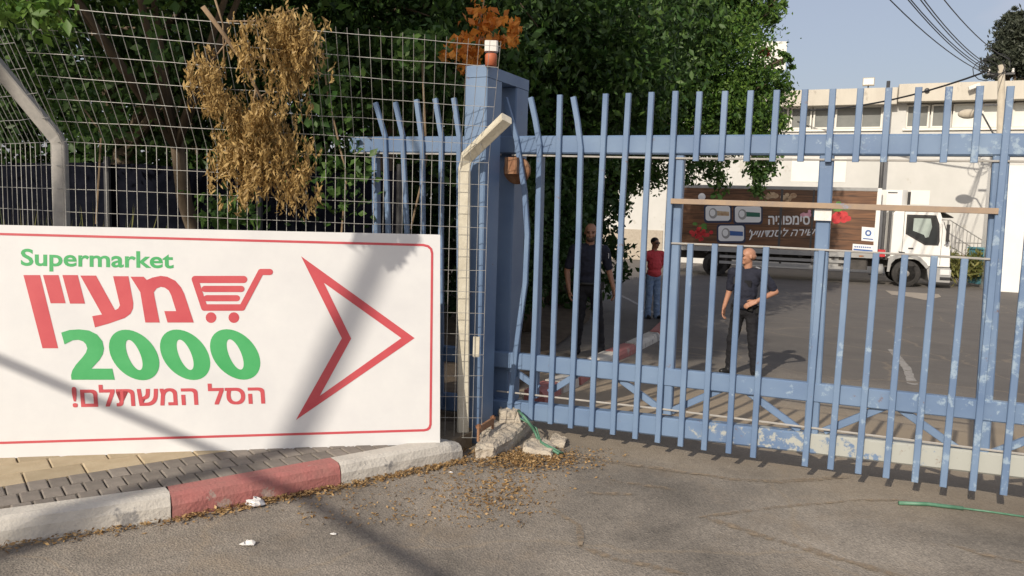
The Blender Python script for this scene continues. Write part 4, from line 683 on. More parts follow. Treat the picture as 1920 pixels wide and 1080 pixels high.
# power pole, lamp and wires
PB = wl_(1880, 450, -5.0); PB.z = -.6; ptop = onp(1878, 122, PB, WN); pole = thing('power_pole', 'concrete power pole with cables standing before the building', 'pole', PB)
mb = MB(); mb.tube([PB-Z*.1, Vector((ptop.x, ptop.y, ptop.z))], [.16, .11], 12); mb.build('shaft', 'concrete_pole', pole, True)
for dz in (.3, 1.35): mb = MB(); c = ptop-Z*dz; mb.bar(c-WD*.42, c+WD*.42, .07, .07, Z); mb.build('crossarm', 'dark_steel', pole); 
for k in (-.36, .36): mb = MB(); mb.lathe([(.03, 0), (.05, .04), (.03, .08), (.045, .12), (.02, .15)], ptop-Z*.27+WD*k, Z, 8); mb.build('insulator', 'white_plastic', pole)
lc = onp(1815, 211, PB-WN*.1, WN); lmp = thing('street_lamp', 'brown domed street lamp on an arm from the power pole', 'lamp', lc); mb = MB(); mb.ball(lc-Z*.05, (.32, .18, .17), Matrix.Rotation(R_(-23), 3, 'Z')); mb.build('head', 'concrete_pole', lmp, True)
ae = onp(1862, 250, PB, WN); mb = MB(); mb.tube([lc+WD*.2+Z*.03, onp(1842, 214, PB-WN*.05, WN), ae, Vector((PB.x, PB.y, ae.z-.15))], .03, 6); mb.build('arm', 'dark_steel', lmp)
CG = 'cables running to the power pole'
hub = onp(1848, 132, PB-WN*.4, WN)
def cable(a, b, sag, r, label):
    mb = MB(); mb.tube([a.lerp(b, t/12)-Z*sag*4*(t/12)*(1-t/12) for t in range(13)], r, 5); tag(mb.build('cable', 'cable'), label, 'cable', CG)
for i, (px, py) in enumerate(((1612, -60), (1655, -60), (1660, -60), (1690, -50), (1697, -50), (1725, -60))): cable(atd(px, py, 17), (hub if i < 5 else ptop)+Vector((.05*i, 0, .06*i-.1)), .25, .014, 'thin overhead cable slanting across the sky to the power pole')
cable(hub+Vector((0, 0, -.05)), wl_(1490, 207, -.55), .35, .035, 'thick twisted cable bundle sagging from the pole to the building')
mb = MB(); 
for k in range(3): mb.tube([hub+Vector((.45*math.cos(t*.6+k)+.2*k, 0, .35*math.sin(t*.6+k)+.12*k)) for t in range(11)], .015, 5)
mb.tube([hub+Vector((-.1, 0, -.02)), ptop-Z*.35], .02, 5)
tag(mb.build('cable_coil', 'cable'), 'tangled coil of spare cable at the top of the pole', 'cable')
sp_b = wl_(1654, 520, -1.4); sp_t = onp(1666, 152, sp_b, WN); spole = thing('steel_mast', 'thin dark steel mast behind the truck refrigeration unit', 'pole', (sp_b.x, sp_b.y, -.6)); mb = MB(); mb.tube([Vector((sp_t.x, sp_t.y, -.62)), sp_t], [.09, .07], 10); mb.build('shaft', 'dark_steel', spole, True)
mb = MB(); mb.tube([Vector((sp_t.x, sp_t.y, -.62)), Vector((sp_t.x, sp_t.y, -.57))], .2, 12); mb.build('base_plate', 'dark_steel', spole)
# white panel and dumpster at the right edge, billboard beyond the trees, far conifer
wp = ong(1888, 550); wpa = thing('white_container', 'tall plain white container standing beside the yard wall', 'container', wp); hh = onp(1914, 308, wp, Vector((0, 1, 0))).z
mb = MB(); c = wp+Vector((1.6, 1.1, 0)); mb.box(Vector((c.x, c.y, (hh+wp.z)/2)), WD*1.55, WN*1.0, Z*((hh-wp.z)/2), ch=.03); mb.build('shell', 'truck_white', wpa)
for k in (-1.2, 0, 1.2): mb = MB(); cc = Vector((c.x, c.y, (hh+wp.z)/2))+WD*k-WN*1.003; mb.bar(cc-Z*((hh-wp.z)/2-.15), cc+Z*((hh-wp.z)/2-.15), .05, .02, WD); mb.build('seam', 'wall_white', wpa)
dpn = ong(1884, 545)+Vector((.1, .9, 0)); dum = thing('waste_container', 'teal metal waste container beside the white container', 'container', dpn); mb = MB(); mb.prism([[dpn+Vector((-.35, 0, .1)), dpn+Vector((.5, 0, .1)), dpn+Vector((.55, 0, 1.35)), dpn+Vector((-.42, 0, 1.35))]], (0, .9, 0)); mb.build('bin', 'dumpster', dum); mb = MB(); mb.bar(dpn+Vector((-.46, .45, 1.38)), dpn+Vector((.6, .45, 1.38)), .06, .98, Z); mb.build('lid', 'dumpster', dum)
for x in (-.25, .4): mb = MB(); mb.tube([dpn+Vector((x, .1, .06)), dpn+Vector((x, .16, .06))], .07, 10); mb.build('wheel', 'rubber', dum)
bb = atd(1440, 92, 50); bil = thing('rooftop_board', 'plain white board rising behind the spreading tree', 'billboard', Vector((bb.x, bb.y, -.6))); mb = MB(); mb.box(bb-Z*.4, (1.1, -.1, 0), (0, .08, 0), (0, 0, .85)); mb.build('panel', 'wall_white', bil)
for k in (-.7, .7): mb = MB(); mb.bar(Vector((bb.x+k, bb.y+.2, -.6)), Vector((bb.x+k, bb.y+.2, bb.z)), .15, .15, (1, 0, 0)); mb.build('leg', 'dark_steel', bil)
fb = thing('flowering_creeper', 'red flowering creeper tip in front of the white board', 'plant', atd(1430, 120, 22)); leaves('flowers', 'flower_red', [tuple(atd(1430+random.gauss(0, 7), 97+random.gauss(0, 4), 20+random.gauss(0, .1))) for _ in range(150)], .1, .7, 0, fb, 38); mb = MB(); mb.tube([atd(1400, 150, 19.5), atd(1420, 115, 20), atd(1432, 95, 20)], .012, 5); mb.build('stem', 'twig', fb)
tree('conifer_tree', 'grey green conifer standing behind the building at the right', (30.5, 48, -.6), [pb(1900, 70, 38, 48, 40), pb(1885, 115, 38, 48, 30), pb(1925, 100, 45, 48, 55), pb(1910, 40, 22, 48, 25), pb(1870, 140, 25, 48, 15)], 24000, 'leaf_grey', .26, 29, .3, aspect=.3, clump=.12)
# painted kerb island inside the yard
isl = bpy.data.objects.new('island_kerb', None); COL.objects.link(isl); q0 = ong(1045, 742); isl.location = q0; struct(isl, 'broken red and white kerb stones of an island inside the yard')
cps = [(1020, 760), (1055, 738), (1088, 724), (1128, 692), (1160, 676), (1195, 660), (1240, 636), (1262, 612), (1268, 598)]
for i in range(len(cps)-1):
    a = ong(*cps[i]); b = ong(*cps[i+1]); a2 = a.lerp(b, .04); b2 = a.lerp(b, .95); a2.z -= .01; b2.z -= .01
    kerb_stone(a2, b2, 'kerb_red' if i % 2 == 0 else 'kerb_white', isl, .13, .2, seed=40+i)
# ================================================================ TRUCK
tw = ong(1699, 538); TH = -19.
truck = thing('delivery_truck', 'white delivery truck with a refrigerated box printed with wooden boards and cheese', 'truck', tw+Vector((.35, 1.1, 0)), R_(TH)); T = truck
_tn = Vector((math.sin(R_(TH)), -math.cos(R_(TH)), 0)); _tx = Vector((math.cos(R_(TH)), math.sin(R_(TH)), 0)); _p = onp(1248, 410, Vector(truck.location)+_tn*1.25, _tn)-Vector(truck.location)
TB = dict(x0=_p.dot(_tx), x1=-1.0, z0=.98, z1=3.36, y=1.25)
def tb(a, b, name, mat, par=None, ch=.03): mb = MB(); mb.aabb(a, b, ch=ch); return mb.build(name, mat, par or T, local=True)
box_ = tb((TB['x0'], -1.24, .98), (-1.0, 1.25, 3.36), 'cargo_box', 'truck_white', ch=.02)
tb((TB['x0']+.08, -1.252, 1.12), (-1.12, -1.241, 3.26), 'side_print', 'wood_print', box_, 0)
for a, b, m_ in (((TB['x0'], -1.27, 3.27), (-1.0, -1.24, 3.38), 'truck_grey'), ((TB['x0'], -1.27, .94), (-1.0, -1.24, 1.11), 'truck_grey'), ((-1.11, -1.275, .95), (-.98, -1.2, 3.37), 'truck_white'), ((TB['x0']-.01, -1.275, .95), (TB['x0']+.08, -1.2, 3.37), 'truck_grey'), ((-4.28, -1.262, 1.1), (-4.2, -1.24, 3.27), 'dark_steel'), ((-3.2, -1.262, 1.1), (-3.14, -1.24, 3.27), 'dark_steel')): tb(a, b, 'trim', m_, box_)
def tprint(lp, name, mat, lv=0): mb = MB(); mb.prism([[Vector((x, -1.2535-.0012*lv, z)) for x, z in l_] for l_ in lp], (0, -.001, 0)); return mb.build(name, mat, box_, local=True)
def rrect(x0, z0, x1, z1, r): return [(cx+r*math.cos(t), cz+r*math.sin(t)) for cx, cz, s in ((x1-r, z1-r, 0), (x0+r, z1-r, 1), (x0+r, z0+r, 2), (x1-r, z0+r, 3)) for t in [math.pi/2*(s+k/4) for k in range(5)]]
def disc(x, z, r, n=14, sx=1): return [(x+r*sx*math.cos(6.2832*k/n), z+r*math.sin(6.2832*k/n)) for k in range(n)]
TSN = Vector((math.sin(R_(TH)), -math.cos(R_(TH)), 0)); TSX = Vector((math.cos(R_(TH)), math.sin(R_(TH)), 0)); TO = Vector(truck.location)
def tl(px, py): p = onp(px, py, TO+TSN*1.2535, TSN)-TO; return (p.dot(TSX), p.z)
def tloop(lp): return [tl(x, y) for x, y in lp]
def prr(x0, y0, x1, y1, r): return tloop(rrect(x0, y0, x1, y1, r))
for x0_, y0_, x1_, y1_, band in ((1323, 386, 1369, 414, 'print_cheese'), (1378, 387, 1427, 417, 'print_dkgreen'), (1347, 423, 1395, 452, 'print_blue')):
    tprint([prr(x0_-3, y0_-3, x1_+3, y1_+4, 6)], 'pack_shadow', 'print_navy'); tprint([prr(x0_, y0_, x1_, y1_, 5)], 'pack_picture', 'print_white', 1)
    ym = (y0_+y1_)/2; tprint([tloop([(x0_+18, ym-5), (x1_-2, ym-3), (x1_-2, ym+5), (x0_+18, ym+4)])], 'pack_band', band, 2); tprint([tloop(disc(x0_+14, ym, 10, 16, .8))], 'pack_label', 'truck_grey', 3); tprint([tloop(disc(x0_+13, ym-1, 6.5, 16, .8))], 'pack_label', 'print_white', 4)
tprint([tloop(disc(1316, 369, 7))], 'milk_bowl', 'print_white', 1)
def scatter(cx, cy, sx, sy, n, r, asp, name, mat):
    for k in range(n): tprint([tloop(disc(cx+random.gauss(0, sx), cy+random.gauss(0, sy), r*random.uniform(.7, 1.2), 9, asp))], name, mat, k % 6+1)
scatter(1312, 437, 10, 7, 24, 3.6, 1, 'tomato_picture', 'print_tomato'); scatter(1316, 424, 8, 3, 8, 3.5, 1.5, 'leaf_picture', 'print_leaf'); scatter(1462, 369, 16, 3, 16, 4.5, 1.3, 'bread_picture', 'print_cheese')
scatter(1574, 405, 8, 4, 9, 6.5, 1.2, 'pepper_picture', 'print_tomato'); scatter(1578, 388, 12, 4, 10, 4, 1.6, 'leaf_picture', 'print_leaf'); scatter(1508, 402, 6, 3, 7, 4, 1, 'flower_picture', 'print_pink'); scatter(1526, 402, 4, 4, 6, 4, 1, 'flower_picture', 'print_teal'); scatter(1345, 370, 6, 3, 6, 3.5, 1.3, 'leaf_picture', 'print_leaf')
def ttext(txt, xa, xb, ya, yb, shear, off, name, lv=3, mat='print_white', rise=0):
    """text between the pixel columns xa, xb and rows ya (base), yb (top)"""
    v, f_ = text_mesh(txt, 0); v0, f0 = v, f_; v = []; f_ = []
    for dx, dy in [(a*off*.35, b*off*1.6) for a in (-1, 1) for b in (-1, 1)] if off else [(0, 0)]: f_ = f_+[tuple(i+len(v) for i in q_) for q_ in f0]; v = v+[(a+dx, b+dy) for a, b in v0]
    mb = MB(); q = [tl(xa+(xb-xa)*a+shear*(b-.5), ya+(yb-ya)*b-rise*a) for a, b in v]; mb.v = [Vector((x, -1.2535-.0012*lv-.0004*(i//len(v0)), z)) for i, (x, z) in enumerate(q)]; mb.f = f_; mb.mi = [0]*len(f_); return mb.build(name, mat, box_, local=True)
ttext('\u05d4\u05d9\u05e0\u05d5\u05e4\u05de\u05d9\u05e1', 1441, 1518, 421, 405, 0, .02, 'lettering')
ttext("'\u05e5\u05d9\u05d5\u05d5\u05d3\u05e0\u05e1\u05dc \u05d4\u05e8\u05d9\u05e9 \u05d5\u05e4\u05d9", 1403, 1555, 450, 430, 8, .004, 'script_lettering', rise=5)
tprint([tloop([(1616, 425), (1640, 427), (1639, 453), (1615, 451)])], 'label_sheet', 'print_white', 1); tprint([tloop(disc(1628, 437, 6)), tloop(disc(1628, 437, 3))], 'label_mark', 'print_blue', 2); tprint([tloop([(1618, 446), (1637, 448), (1637, 450), (1618, 448)])], 'label_mark', 'print_blue', 2)
tprint([tloop([(1599, 457), (1638, 460), (1637, 473), (1598, 470)])], 'label_sheet', 'print_white', 1); [tprint([tloop([(x, 461+(x-1600)*.06), (x+2.6, 461.2+(x-1600)*.06), (x+2.6, 464+(x-1600)*.06), (x, 463.8+(x-1600)*.06)])], 'label_mark', 'print_blue', 2) for x in range(1602, 1634, 4)]; tprint([tloop([(1600, 466), (1636, 469), (1636, 472), (1600, 469)])], 'label_mark', 'print_blue', 2)
# chassis
tb((TB['x0']+.1, -.5, .62), (1.1, -.35, .9), 'chassis_rail', 'chassis'); tb((TB['x0']+.1, .35, .62), (1.1, .5, .9), 'chassis_rail', 'chassis')
for k in range(6): tb((TB['x0']+.4+k*1.1, -1.2, .86), (TB['x0']+.5+k*1.1, 1.2, .975), 'cross_member', 'chassis')
for z in (.5, .72): tb((-6.3, -1.2, z), (-1.9, -1.15, z+.1), 'side_guard', 'truck_grey')
for x in (-6.1, -4.2, -2.2): tb((x, -1.16, .5), (x+.08, -1.1, .98), 'guard_post', 'chassis')
tb((-3.1, -1.14, .5), (-2.05, -.55, .92), 'fuel_tank', 'truck_grey', ch=.2); tb((-1.9, -1.12, .52), (-1.25, -.6, .9), 'battery_box', 'chassis', ch=.1); tb((TB['x0'], -1.15, .45), (TB['x0']+.1, 1.15, .6), 'rear_bumper', 'truck_grey')
tb((-1.55, -1.27, .97), (-1.4, -1.245, 1.03), 'side_marker', 'amber')
mb = MB(); mb.tube([Vector((-1.05, -1.0, .55)), Vector((-.75, -1.0, .55))], .2, 14); mb.build('air_tank', 'truck_grey', T, True, True)
def wheel(x, y, dual=False):
    s = 1 if y > 0 else -1; w_ = bpy.data.objects.new('wheel', None); COL.objects.link(w_); w_.parent = T; w_.location = (x, y, .46); wdt = .3 if not dual else .58
    mb = MB(); mb.tube([Vector((0, -s*wdt, 0)), Vector((0, -s*wdt*.97, 0)), Vector((0, -s*.03, 0)), Vector((0, s*.0, 0)), Vector((0, s*.0, 0)), Vector((0, -s*.04, 0))], [.3, .45, .46, .43, .29, .27], 28); mb.build('tyre', 'rubber', w_, True, True)
    mb = MB(); mb.tube([Vector((0, -s*.2, 0)), Vector((0, -s*.03, 0)), Vector((0, -s*.02, 0)), Vector((0, -s*.09, 0)), Vector((0, -s*.09, 0)), Vector((0, s*.01, 0)), Vector((0, s*.02, 0))], [.28, .285, .26, .21, .12, .1, .04], 24)
    for k in range(8): a = k*math.pi/4; mb.tube([Vector((.16*math.cos(a), -s*.1, .16*math.sin(a))), Vector((.16*math.cos(a), -s*.06, .16*math.sin(a)))], .018, 6)
    mb.build('rim', 'rim', w_, False, True)
for y in (-1.15, 1.15): wheel(0, y); wheel(TB['x0']+1.9, y, True)
# cab
prof = [(-.55, 1.02), (-.55, 2.52), (-.42, 2.68), (-.1, 2.72), (.72, 2.70), (.9, 2.62), (1.02, 2.3), (1.24, 1.62), (1.3, 1.3), (1.33, .74), (.62, .74), (.5, .92), (.3, 1.03), (0, 1.08), (-.3, 1.05)]
mb = MB(); mb.prism([[Vector((x, -1.12, z)) for x, z in prof]], (0, 2.24, 0)); cab = mb.build('cab', 'truck_white', T, local=True); bv = cab.modifiers.new('b', 'BEVEL'); bv.width = .06; bv.segments = 3; bv.limit_method = 'ANGLE'; bv.angle_limit = R_(50)
def cside(lp, name, mat, par=cab, y=-1.124, th=.006): mb = MB(); mb.prism([[Vector((x, y, z)) for x, z in lp]], (0, -th, 0)); return mb.build(name, mat, par, local=True)
cside([(-.12, 2.5), (.78, 2.5), (.9, 2.2), (.95, 1.62), (.92, 1.47), (.5, 1.47), (-.12, 1.83)], 'window_seal', 'black_plastic'); cside([(-.06, 2.44), (.74, 2.44), (.84, 2.18), (.88, 1.62), (.86, 1.53), (.53, 1.53), (-.06, 1.87)], 'side_window', 'glass', y=-1.131)
cside([(.1, 2.38), (.62, 2.38), (.68, 2.1), (.6, 1.75), (.5, 1.72), (.45, 1.82), (.1, 1.95)], 'far_window_view', 'cab_interior', y=-1.138, th=.002)
for lp in ([(-.2, 1.0), (-.185, 1.0), (-.185, 2.6), (-.2, 2.6)], [(1.0, .8), (1.012, .8), (1.012, 2.2), (1.0, 2.2)], [(-.2, 2.6), (.9, 2.6), (.9, 2.612), (-.2, 2.612)]): cside(lp, 'door_gap', 'black_plastic', y=-1.121, th=.004)
cside([(-.3, 1.22), (-.1, 1.2), (-.05, 1.1), (-.1, 1.05), (-.25, 1.1)], 'step_recess', 'black_plastic', y=-1.122); tb((.0, -1.15, 1.32), (.16, -1.125, 1.36), 'door_handle', 'black_plastic', cab)
cside([(-.62, .5), (-.6, .95), (-.45, 1.07), (-.2, 1.16), (.15, 1.14), (.4, 1.04), (.6, .85), (.68, .72), (.6, .66), (.52, .76), (.36, .92), (.1, 1.02), (-.15, 1.03), (-.38, .94), (-.5, .78), (-.54, .5)], 'mudguard', 'truck_grey', T, -1.1, .06)
mb = MB(); mb.prism([[Vector((x, -1.1, z)) for x, z in [(.62, .72), (1.33, .72), (1.38, .5), (1.36, .22), (.72, .22), (.66, .5)]]], (0, 2.2, 0)); bmp = mb.build('bumper', 'truck_grey', T, local=True)
tb((1.0, -1.125, .48), (1.385, -.8, .66), 'headlight', 'lamp_clear', bmp, .2); tb((1.0, .8, .48), (1.385, 1.125, .66), 'headlight', 'lamp_clear', bmp, .2); tb((1.05, -1.12, .3), (1.37, -.85, .4), 'fog_lamp', 'black_plastic', bmp)
mb = MB(); q = [Vector((1.045, y, 2.28)) for y in (-1.0, 1.0)]+[Vector((1.262, y, 1.6)) for y in (1.02, -1.02)]; mb.prism([q], (.015, 0, .006)); mb.build('windscreen', 'glass', cab, local=True)
mb = MB(); mb.prism([[Vector((.85, -1.1, 2.68)), Vector((.85, 1.1, 2.68)), Vector((1.32, 1.06, 2.42)), Vector((1.32, -1.06, 2.42))]], (0, 0, .03)); mb.build('sun_visor', 'chassis', cab, local=True)
tb((1.29, -.9, .85), (1.345, .9, 1.25), 'grille', 'black_plastic', cab)
mb = MB(); mb.tube([Vector((.95, -1.1, 2.35)), Vector((1.12, -1.3, 2.35)), Vector((1.15, -1.32, 1.55)), Vector((1.1, -1.12, 1.5))], .014, 6); mb.build('mirror_arm', 'black_plastic', cab, local=True); tb((1.1, -1.42, 1.62), (1.18, -1.22, 2.2), 'mirror', 'black_plastic', cab, .2)
fu = MB(); fu.aabb((-.98, -.95, 2.78), (-.1, .95, 3.34), ch=.22); fr = fu.build('refrigeration_unit', 'truck_white', T, local=True); tb((-.1, -.9, 2.84), (-.02, .9, 3.28), 'grille', 'black_plastic', fr, .1); tb((-.75, -.956, 3.22), (-.45, -.94, 3.26), 'slot', 'black_plastic', fr)
tb((-.85, -1.0, .95), (-.75, -.9, 2.75), 'exhaust_stack', 'dark_steel', T, .2); tb((-.65, -.9, 1.0), (-.57, -.82, 2.6), 'hose_rack', 'dark_steel', T, .2)
tb((-.98, -.9, .9), (-.6, .9, 1.0), 'catwalk', 'chassis'); tb((-.95, -1.05, 1.0), (-.7, -.75, 1.25), 'tool_box', 'print_tomato')
# ================================================================ PEOPLE
def remeshed(mb, name, mat, parent, vox=.009, sm=4, fold=0):
    o = mb.build(name, mat, parent, True, True); r = o.modifiers.new('r', 'REMESH'); r.mode = 'VOXEL'; r.voxel_size = vox; r.use_smooth_shade = True
    s = o.modifiers.new('s', 'SMOOTH'); s.factor = .5; s.iterations = sm
    dg = bpy.context.evaluated_depsgraph_get(); me = bpy.data.meshes.new_from_object(o.evaluated_get(dg)); o.modifiers.clear(); o.data = me; me.name = name
    if fold:
        from mathutils import noise as nz_
        me.update(); nv_ = [v.normal.copy() for v in me.vertices]
        for v, q in zip(me.vertices, nv_): c = v.co; v.co = c+q*fold*(nz_.noise(Vector((c.x*9, c.y*9, c.z*15)))+.6*nz_.noise(Vector((c.x*22+5, c.y*22, c.z*30))))
    me.polygons.foreach_set('use_smooth', [True]*len(me.polygons)); return o
def V(*a): return Vector(a)
def hand(mb, w_, d, pn, side):
    """w_ wrist, d finger direction, pn palm normal, side: thumb direction"""
    d = d.normalized(); pn = (pn-d*pn.dot(d)).normalized(); t = d.cross(pn).normalized(); t = t if t.dot(side) > 0 else -t
    for k in (-1, 0, 1): mb.cone(w_+t*.018*k, .02, w_+d*.085+t*.026*k, .016, 10)
    for k, L in zip((1.5, .5, -.5, -1.5), (.072, .08, .074, .058)):
        a = w_+d*.09+t*.019*k; b = a+d*L*.5+pn*.008; c_ = b+d*L*.42+pn*.03; mb.cone(a, .0105, b, .01, 8); mb.cone(b, .01, c_, .0085, 8)
    a = w_+d*.025+t*.03; b = a+d*.035+t*.03+pn*.012; mb.cone(a, .014, b, .0115, 8); mb.cone(b, .0115, b+d*.035+t*.006+pn*.01, .0095, 8)
def person(label, px, py, H, rotz, P, skin, shirt, trous, extra):
    p0 = ong(px, py); t = thing('person', label, 'person', p0, rotz); k = H/1.78; t.scale = (k, k, k)
    hd = P.get('yaw', 0.); tilt = P.get('tilt', 0.); hc = V(*P.get('head', (0, -.02, 1.665))); hr = Matrix.Rotation(hd, 3, 'Z') @ Matrix.Rotation(tilt, 3, 'X')
    def hp(x, y, z): return hc+hr @ V(x, y, z)
    b = MB()
    b.ball(hp(0, .012, .03), (.077, .098, .088), hr, 20); b.ball(hp(0, -.015, -.035), (.062, .078, .078), hr, 18); b.ball(hp(0, -.05, -.085), (.04, .04, .032), hr, 12)
    b.cone(hp(0, -.088, .01), .012, hp(0, -.112, -.028), .016, 8)
    for s in (-1, 1): b.ball(hp(s*.077, .012, -.005), (.012, .022, .032), hr, 10); b.cone(hp(s*.015, -.088, .022), .01, hp(s*.05, -.08, .02), .01, 8); b.ball(hp(s*.04, -.062, -.03), (.022, .024, .02), hr, 10)
    b.ball(hp(0, -.088, -.058), (.026, .012, .008), hr, 10); b.ball(hp(0, -.086, -.07), (.02, .012, .007), hr, 10)
    b.cone(hc-Z*.06+V(0, .02, 0), .058, V(0, .01, 1.43), .064)
    b.ball(V(0, .01, 1.3), (.15, .085, .17)); b.ball(V(0, .01, 1.02), (.13, .085, .2))
    for s in ('L', 'R'):
        sh, el, wr = [V(*q) for q in P['arm'+s]]; b.cone(sh, .055, el, .042); b.cone(el, .042, wr, .028); fd = V(*P['fing'+s]); hand(b, wr+fd.normalized()*.01, fd, V(*P['palm'+s]), V(*P['thumb'+s]))
        hp_, kn, an = [V(*q) for q in P['leg'+s]]; b.cone(hp_, .08, kn, .055); b.cone(kn, .055, an, .04)
    remeshed(b, 'body', skin, t, .0075, 3)
    c_ = MB(); ch = P.get('belly', 0); lean = P.get('lean', 0)
    c_.ball(V(0, .0, 1.33), (.185, .125, .16)); c_.ball(V(0, -.015-ch*.3, 1.18), (.168, .128+ch*.4, .2)); c_.ball(V(0, -.01-ch*.4, 1.02), (.17, .13+ch*.5, .12)); c_.ball(V(0, .015, 1.42), (.17, .085, .085))
    for s in ('L', 'R'):
        sh, el, wr = [V(*q) for q in P['arm'+s]]; c_.cone(sh+V(0, 0, .0), .075, sh.lerp(el, .78), .062); c_.cone(V(0, .01, 1.44), .075, sh, .072)
    c_.cone(V(0, .01, 1.46), .068, V(0, .005, 1.495), .062); remeshed(c_, 'shirt', shirt, t, .01, 6, .011)
    c_ = MB(); c_.ball(V(0, 0, .93), (.172, .13, .13)); 
    for s in ('L', 'R'):
        hp_, kn, an = [V(*q) for q in P['leg'+s]]; c_.cone(hp_, .098, kn, .076); c_.cone(kn, .076, an+V(0, .0, .02), .07); c_.cone(an+V(0, 0, .03), .07, an-Z*.03, .074)
    remeshed(c_, 'trousers', trous, t, .01, 5, .012)
    for s in ('L', 'R'):
        an = V(*P['leg'+s][2]); f_ = V(*P.get('foot'+s, (0, -1, 0))).normalized(); c_ = MB(); c_.cone(V(an.x, an.y, .05)+f_*(-.05), .046, V(an.x, an.y, .04)+f_*.15, .038); c_.cone(V(an.x, an.y, .09), .05, V(an.x, an.y, .05)+f_*.05, .045)
        for v in c_.v: v.z = max(v.z, .002)
        c_.build('shoe', 'black_leather', t, True, True)
    for s in (-1, 1):
        e = MB(); e.ball(hp(s*.032, -.085, .006), (.013, .008, .0065), hr, 10); e.build('eye', 'hair', t, True, True); e = MB(); e.cone(hp(s*.014, -.097, .026), .0045, hp(s*.052, -.086, .026), .004, 6); e.build('eyebrow', 'hair', t, True, True)
    extra(t, hp, hr); return t
def belt(t, gear=True):
    mb = MB(); mb.tube([V(.176*math.cos(a), .138*math.sin(a), .985) for a in [6.2832*i/24 for i in range(25)]], .022, 6); mb.build('belt', 'black_leather', t, True, True)
    if gear:
        for x, y, s in ((.185, -.02, (.025, .04, .07)), (-.185, .02, (.025, .04, .06)), (.12, -.12, (.03, .02, .04))): q = MB(); q.aabb((x-s[0], y-s[1], .97-s[2]), (x+s[0], y+s[1], .97+s[2]*.5), ch=.2); q.build('belt_pouch', 'black_leather', t, local=True)
def patch(t, c, e1, e2, name, mat): mb = MB(); c = V(*c); e1 = V(*e1); e2 = V(*e2); n = e1.cross(e2).normalized(); mb.prism([[c-e1-e2, c+e1-e2, c+e1+e2, c-e1+e2]], n*.006); mb.build(name, mat, t, local=True)
def officer_front(t, hp, hr):
    belt(t); mb = MB(); mb.ball(hp(0, -.035, -.078), (.062, .066, .05), hr, 16); mb.build('beard', 'beard', t, True, True)
    patch(t, (.09, -.135, 1.33), (.035, 0, 0), (0, .01, .01), 'name_badge', 'silver'); patch(t, (.245, -.03, 1.36), (.0, .03, 0), (0, 0, .035), 'sleeve_patch', 'print_white')
    for s in (-1, 1): patch(t, (s*.14, -.0, 1.505), (.04, 0, -.01*s), (0, .02, 0), 'epaulette', 'silver' if s > 0 else 'uniform')
person('bald bearded officer in dark uniform standing in the shade behind the gate', 1098, 666, 1.82, R_(8), dict(yaw=-.25, tilt=.12, armL=((-.205, .01, 1.43), (-.29, .05, 1.14), (-.27, -.02, .9)), fingL=(.1, -.2, -1), palmL=(1, 0, 0), thumbL=(0, -1, 0), armR=((.205, .01, 1.43), (.29, .04, 1.15), (.33, -.06, .93)), fingR=(.05, -.3, -1), palmR=(-1, 0, 0), thumbR=(0, -1, 0),
       legL=((-.09, 0, .92), (-.12, -.02, .5), (-.13, .06, .09)), legR=((.09, 0, .92), (.14, -.06, .5), (.17, -.08, .09)), footL=(-.4, -1, 0), footR=(.3, -1, 0)), 'skin_dark', 'uniform', 'uniform_trousers', officer_front)
def officer_side(t, hp, hr):
    belt(t); patch(t, (.25, .0, 1.37), (.0, .04, 0), (.01, 0, .04), 'sleeve_patch', 'print_white'); patch(t, (.14, .01, 1.515), (.03, 0, -.008), (0, .02, 0), 'rank_star', 'silver')
    patch(t, (-.07, -.138, 1.3), (.05, 0, 0), (0, .0, .045), 'chest_pocket', 'uniform_trousers'); patch(t, (.07, -.138, 1.3), (.05, 0, 0), (0, .0, .045), 'chest_pocket', 'uniform_trousers'); q = MB(); q.aabb((-.13, -.16, 1.28), (-.08, -.13, 1.38), ch=.2); q.build('radio', 'black_plastic', t, local=True)
    mb = MB(); mb.ball(hp(0, .045, -.0), (.0805, .075, .055), hr, 16); mb.build('stubble', 'skin_dark', t, True, True)
person('bald officer in dark uniform with one hand on his belt facing left', 1390, 704, 1.66, R_(-38), dict(yaw=-.75, belly=.06, armL=((-.205, 0, 1.43), (-.26, .03, 1.15), (-.25, -.14, .95)), fingL=(.05, -.3, -1), palmL=(1, 0, 0), thumbL=(0, -1, 0), armR=((.21, .0, 1.43), (.37, .1, 1.2), (.2, -.14, 1.07)), fingR=(-.8, -.5, -.45), palmR=(-.3, .6, -.5), thumbR=(0, -.6, .8),
       legL=((-.09, 0, .92), (-.15, -.03, .5), (-.18, .03, .09)), legR=((.09, 0, .92), (.14, -.01, .5), (.18, .04, .09)), footL=(-.5, -1, 0), footR=(.4, -1, 0)), 'skin', 'uniform', 'uniform_trousers', officer_side)
def man_red(t, hp, hr):
    mb = MB(); mb.ball(hp(0, .022, .045), (.083, .1, .086), hr, 18)
    for v in mb.v:
        l_ = hr.inverted() @ (v-hc2)
        if l_.z < .03 and l_.y < .0: v += hr @ V(0, .05, .03)
    mb.build('hair', 'hair', t, True, True); mb = MB()
    for s in (-1, 1): mb.ball(hp(s*.033, -.093, .005), (.028, .01, .018), hr, 10)
    mb.tube([hp(-.08, -.04, .01), hp(-.035, -.1, .012), hp(.035, -.1, .012), hp(.08, -.04, .01)], .005, 5); mb.build('sunglasses', 'black_plastic', t, True, True)
hc2 = V(0, -.02, 1.665)
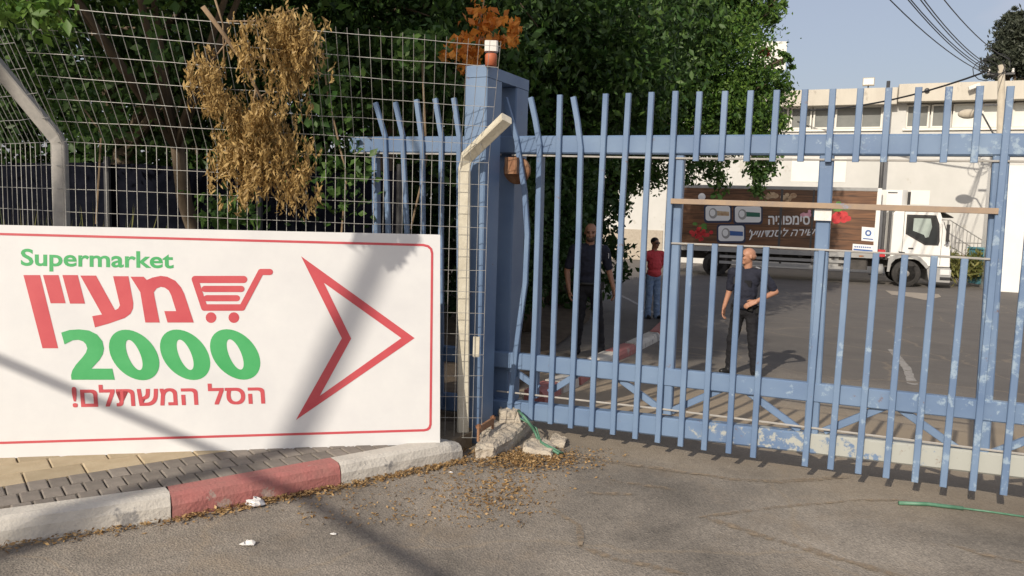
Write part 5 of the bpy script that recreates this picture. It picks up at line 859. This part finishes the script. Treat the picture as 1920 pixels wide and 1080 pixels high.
person('man in a red shirt, jeans and sunglasses standing in the yard', 1221, 597, 1.66, R_(22), dict(yaw=.2, belly=.05, armL=((-.2, .02, 1.43), (-.25, .1, 1.15), (-.12, .16, .98)), fingL=(.8, .1, -.5), palmL=(0, 1, 0), thumbL=(0, 0, 1), armR=((.2, .02, 1.43), (.26, .1, 1.15), (.13, .17, .97)), fingR=(-.8, .1, -.5), palmR=(0, 1, 0), thumbR=(0, 0, 1),
       legL=((-.085, 0, .92), (-.1, -.02, .5), (-.1, .0, .09)), legR=((.085, 0, .92), (.1, -.02, .5), (.11, -.04, .09)), footL=(-.2, -1, 0), footR=(.4, -1, 0)), 'skin_dark', 'red_shirt', 'denim', man_red)
# ================================================================ STREET SIDE (outside the view): what casts the shadows on the sign
ub = Vector((-3.35, 3.8, 0))-Vector((.51, .86, 0))*9.5
up = thing('wooden_pole', 'tall wooden utility pole on the street side, leaning over', 'pole', ub); mb = MB(); mb.tube([ub-Z*.1, ub+Vector((1.62, -.09, 7.9))], [.09, .075], 14); mb.build('shaft', 'bark', up, True)
ba = Vector((-.68, 3.89, 0))-Vector((.446, .752, -.485))*6; bd = Vector((-.68, .73, 0)); e0 = ba-bd*3.2; e1 = ba+bd*5.2
hb = thing('shadow_bar', 'unseen steel bar on two posts, added to cast the diagonal shadow', 'shadow bar', Vector((e0.x, e0.y, 0))); mb = MB(); mb.tube([e0-bd*.1, e1+bd*.1], .032, 12); mb.build('bar', 'grey_post', hb, True)  # bar and posts added out of view to throw the diagonal shadow
for e in (e0, e1): mb = MB(); mb.tube([Vector((e.x, e.y, -.02)), e], .06, 10); mb.build('post', 'grey_post', hb, True)

tree('shading_tree', 'unseen street tree, crown shaped to shade the trees behind the fence', (-8.3, -2.2, 0), [((-8.2, -1.4, 8.6), (1.4, 1.1, 1.3)), ((-6.8, -1.2, 8.7), (1.3, 1.1, 1.2)), ((-5.6, -1.2, 8.6), (1.2, 1, 1.1)), ((-6.2, -2.0, 9.6), (1.2, 1, 1))], 15000, 'leaf_mid', .13, 41, .16)  # out of view; crown placed to darken the trees behind the fence
hb2 = thing('street_tree_bough', 'thin leafy bough hanging over the street side', 'branch', Vector((-2.2, 2.8, 3.0))); pts = []
tgt = [(735, 475, 26, 18, 80), (700, 450, 26, 10, 50), (765, 452, 14, 12, 40), (735, 440, 45, 10, 60)]
for x, y, rx, ry, n in tgt:
    for _ in range(n): q = sp(x+random.gauss(0, .6)*rx, y+random.gauss(0, .6)*ry)+SUNV*(3.2+random.gauss(0, .08)); pts.append(tuple(q))
leaves('foliage', 'leaf_mid', pts, .085, .42, .6, hb2, 42); a = sp(745, 455)+SUNV*3.2; mb = MB(); mb.tube([Vector((-5.9, -1.6, 8.2)), a+Vector((-1.3, -1.5, 1.9)), a+Vector((-.2, -.2, .25)), a], [.03, .02, .012, .005], 6); mb.build('stem', 'twig', hb2)
